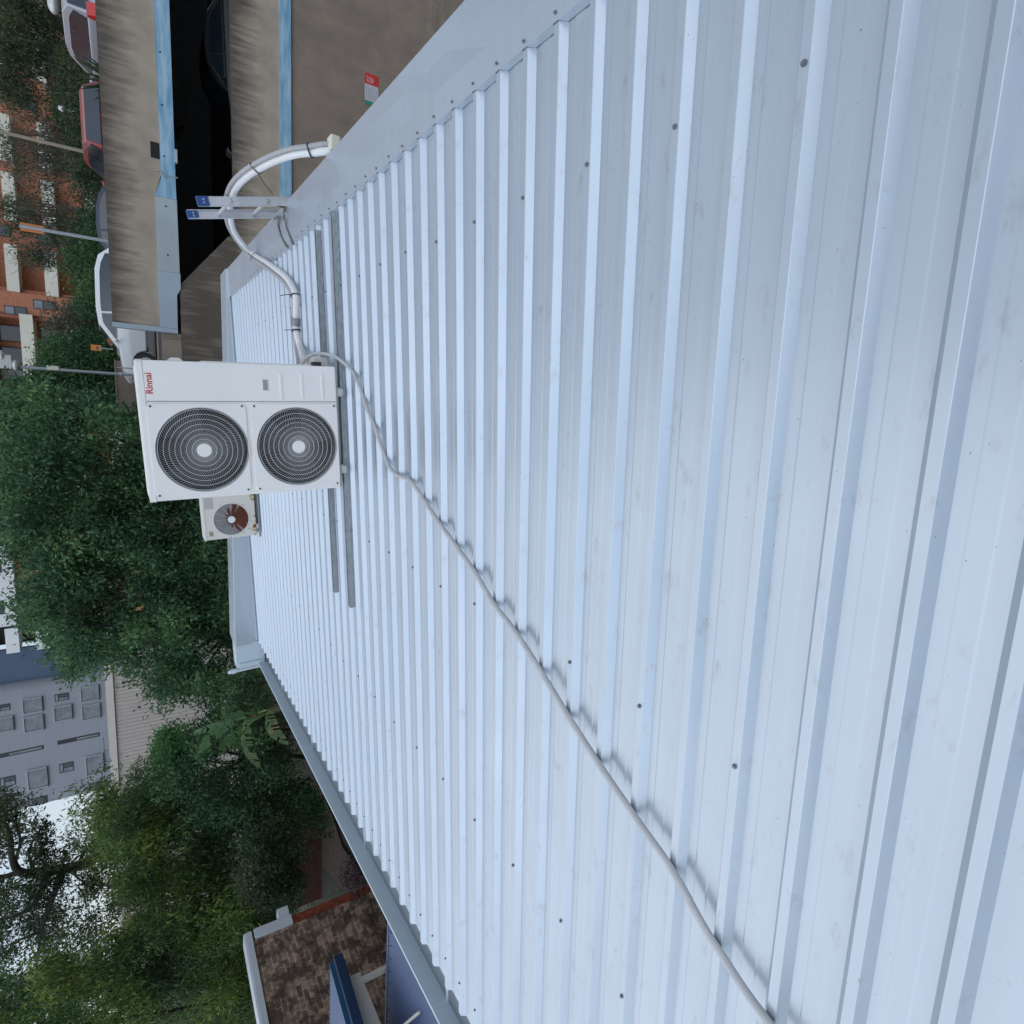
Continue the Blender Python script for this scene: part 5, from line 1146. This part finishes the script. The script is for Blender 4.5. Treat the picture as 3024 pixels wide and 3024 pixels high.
q.tube(px3([(420, 2470), (320, 2510), (230, 2558), (130, 2572), (60, 2575), (35, 2530), (20, 2440), (-60, 2380)], 19.2), [.19, .16, .14, .125, .105, .08, .055, .04], 9, 4)
for L_, r in (([(60, 2575), (0, 2590), (-60, 2570)], .09), ([(45, 2545), (60, 2480), (40, 2420)], .05), ([(130, 2572), (120, 2640), (60, 2700), (-40, 2720)], .10), ([(190, 2565), (140, 2690), (120, 2760), (110, 2850)], .09), ([(120, 2752), (60, 2775), (30, 2790)], .05), ([(115, 2745), (150, 2790)], .05), ([(230, 2556), (260, 2500), (330, 2440)], .06), ([(100, 2572), (85, 2520), (110, 2460), (150, 2430)], .045), ([(200, 2562), (230, 2530), (275, 2508)], .04), ([(0, 2700), (-40, 2650)], .06), ([(300, 2565), (345, 2560)], .03), ([(210, 2560), (240, 2600), (330, 2620)], .04)):
    q.tube(px3(L_, 19.2), [r * (1 - .7 * k / (len(L_) - 1)) for k in range(len(L_))], 7, 4)
q.build('limbs', BARK, T, smooth=True)
tree('garden_bush', 'dark bush in the dip below the beige shed', tuple(on_z(760, 2250, 3.1)),
     [([(560, 1990), (700, 1980), (770, 2060), (900, 2330), (960, 2440), (820, 2500), (700, 2560), (600, 2420), (480, 2330), (450, 2260), (560, 2280), (560, 2160), (640, 2120)], 12.5, 17, 210, .28, .5)], LF_MID, 'bush', size=.11, per=130, limbs=8, trunk=.1)
tree('sprawling_bush', 'very dark bush between the low red garden wall and the brick house', tuple(on_z(800, 2620, 3.1)), [([(720, 2480), (800, 2440), (870, 2430), (890, 2520), (885, 2600), (860, 2690), (760, 2740), (720, 2640)], 11, 14.5, 110, .26, .42)], LF_EUC, 'bush', size=.09, per=150, limbs=8, trunk=.06)
tree('bright_bush', 'rounded bright-leaved bush in front of the beige shed wall', (-11.6, 17.5, 3.1), [([(470, 2190), (500, 2140), (560, 2160), (570, 2260), (520, 2290), (470, 2270)], 16.5, 18.5, 60, .28, .42)], LF_BRT, 'bush', size=.11, per=120, limbs=8, trunk=.08)
tree('bright_bush', 'small bright green bush beside the low garden wall', (-9.6, 15.0, 3.1), [([(848, 2350), (870, 2335), (940, 2345), (950, 2385), (900, 2405), (858, 2390)], 14.6, 15.6, 26, .2, .3)], LF_BRT, 'bush', size=.08, per=150, limbs=6, trunk=.04)
tree('purple_shrub', 'dark purple shrub close under the gutter', (-7.6, 9.2, 3.2), [([(1015, 2575), (1045, 2550), (1085, 2590), (1100, 2650), (1060, 2640), (1030, 2620)], 8.8, 9.6, 14, .14, .22)], LF_PUR, 'bush', size=.07, per=90, limbs=6, trunk=.03)
tree('weeping_bush', 'dark drooping bush between the banana plant and the gutter end', (-7.6, 14.0, 3.1), [([(700, 1985), (760, 2010), (850, 2170), (880, 2290), (800, 2280), (740, 2130)], 12.8, 14.5, 44, .22, .38)], LF_EUC, 'bush', size=.10, aspect=.25, per=100, droop=1.2, limbs=10, trunk=.06)
# undergrowth
cs = []; rs = []
for _ in range(420):
    x, y = random.uniform(-26, -5.2), random.uniform(9.5, 34)
    a_ = min(max((-2 - x) / 4, 0), 1); z = 3.2 * a_ * a_ * (3 - 2 * a_) + min(max((y - 30) / 25, 0), 1) * 4
    p_ = M.transposed() @ Vector((x, y, z - EYE)); u, v = 1512 + F * p_.x / p_.z, 1512 + F * p_.y / p_.z
    if 860 < u < 1060 and 2260 < v < 2680: continue
    cs.append(Vector((x, y, z + .15))); rs.append(random.uniform(.3, .7))
leaves('undergrowth', cs, rs, 70, .13, .4, LF_MID, None, Vector((-12, 20, 3.2)), .1, kind='stuff', flat=.5)
# banana plant
BAN = empty('banana_plant', at(742, 2112, 11.5) + Vector((0, 0, -1.9)), 'banana plant with long torn leaves turning yellow at the edges, by the gutter', 'plant')
o = BAN.matrix_world.translation
BN1 = mat('banana_leaf_green', (0.07, 0.16, 0.045), 0.45, col2=(0.04, 0.10, 0.03), vscale=3); BN2 = mat('banana_leaf_yellowing', (0.055, 0.11, 0.03), 0.5, col2=(0.20, 0.14, 0.045), vscale=6, lo=.36, hi=.46)
def bleaf(a, b_, w_, mt, Ya, Yb, sag=.25, tear=.2):
    w_ *= .8; tear = min(.6, tear + .15)
    p0, p1 = at(*a, Ya), at(*b_, Yb); d = (p1 - p0); L_ = d.length; d.normalize(); view = (p0 + p1) / 2 - Vector((0, 0, EYE)); sidev = d.cross(view.normalized()).normalized(); upv = sidev.cross(d)
    q = MB(); N_ = 22; random.seed(int(a[0] + b_[1]))
    st = Vector((o.x, o.y, o.z + 1.6))
    q.tube([st - o, st.lerp(p0, .6) + Vector((0, 0, .15)) - o, p0 - o], [.035, .025, .018], 7, 4)
    mid = []
    for k in range(N_ + 1):
        u = k / N_; mid.append(p0 + (p1 - p0) * u + Vector((0, 0, sag * math.sin(math.pi * u) )) - o)
    for sgn in (-1, 1):
        for k in range(N_):
            if random.random() < tear * .5: continue
            def wd(u): return w_ * (math.sin(math.pi * min(1, .12 + u * .9)) ** .55) 
            u0, u1 = k / N_, (k + .96 - tear * random.random() * .6) / N_
            a0, a1 = mid[k], mid[k].lerp(mid[k + 1], (u1 - u0) * N_); s0 = sidev * sgn * wd(u0) * random.uniform(.88, 1.0) - Vector((0, 0, .10 * w_)); s1 = sidev * sgn * wd(u1) * random.uniform(.85, 1.0) - Vector((0, 0, .14 * w_))
            q.add([a0, a0 + s0 + d * .05, a1 + s1 + d * .05, a1, a0 - upv * .003, a0 + s0 + d * .05 - upv * .003, a1 + s1 + d * .05 - upv * .003, a1 - upv * .003], [(0, 1, 2, 3), (7, 6, 5, 4), (0, 4, 5, 1), (1, 5, 6, 2), (2, 6, 7, 3)])
    return q.build('leaf', mt, BAN, smooth=False)
bleaf((718, 2100), (590, 2218), .16, BN1, 11.5, 11.2, .1, .1); bleaf((722, 2142), (652, 2228), .13, BN1, 11.4, 11.0, .1, .25); bleaf((728, 2118), (768, 2266), .13, BN2, 11.2, 10.6, .12, .5)
bleaf((790, 2096), (846, 2194), .15, BN2, 11.0, 10.6, .1, .15); bleaf((700, 2125), (575, 2165), .09, BN1, 11.8, 12.0, .1, .3); bleaf((740, 2150), (700, 2215), .12, BN1, 11.6, 11.3, .1, .35)
q = MB(); q.tube([Vector((0, 0, 0)), Vector((.05, 0, .9)), Vector((0, 0, 1.7))], [.10, .085, .05], 10, 4); q.build('stem', mat('banana_stem', (0.12, 0.10, 0.05), .8, var=.4, vscale=12), BAN, smooth=True)
# spiky plant between the cars
p = at(288, 225, 19.2); SPK_ = empty('spiky_plant', Vector((p.x, 19.2, DK)), 'dark spiky-leaved plant in front of the silver wagon', 'plant')
random.seed(3)
for k in range(22):
    a_ = random.uniform(0, 6.28); el_ = random.uniform(.5, 1.45); L_ = random.uniform(.7, 1.05); d = Vector((math.cos(a_) * math.cos(el_), math.sin(a_) * math.cos(el_) * .6, math.sin(el_)))
    q = MB(); q.tube([Vector((0, 0, .55)), Vector((0, 0, .55)) + d * L_ * .6, Vector((0, 0, .5)) + d * L_ * 1.05], [.035, .03, .004], 5, 3); q.build('leaf', LF_EUC, SPK_)
q = MB(); q.cyl((0, 0), .28, 0, .5, n=18, r2=.34); q.cyl((0, 0), .10, .5, .6, n=10); q.build('pot', BLACK, SPK_)
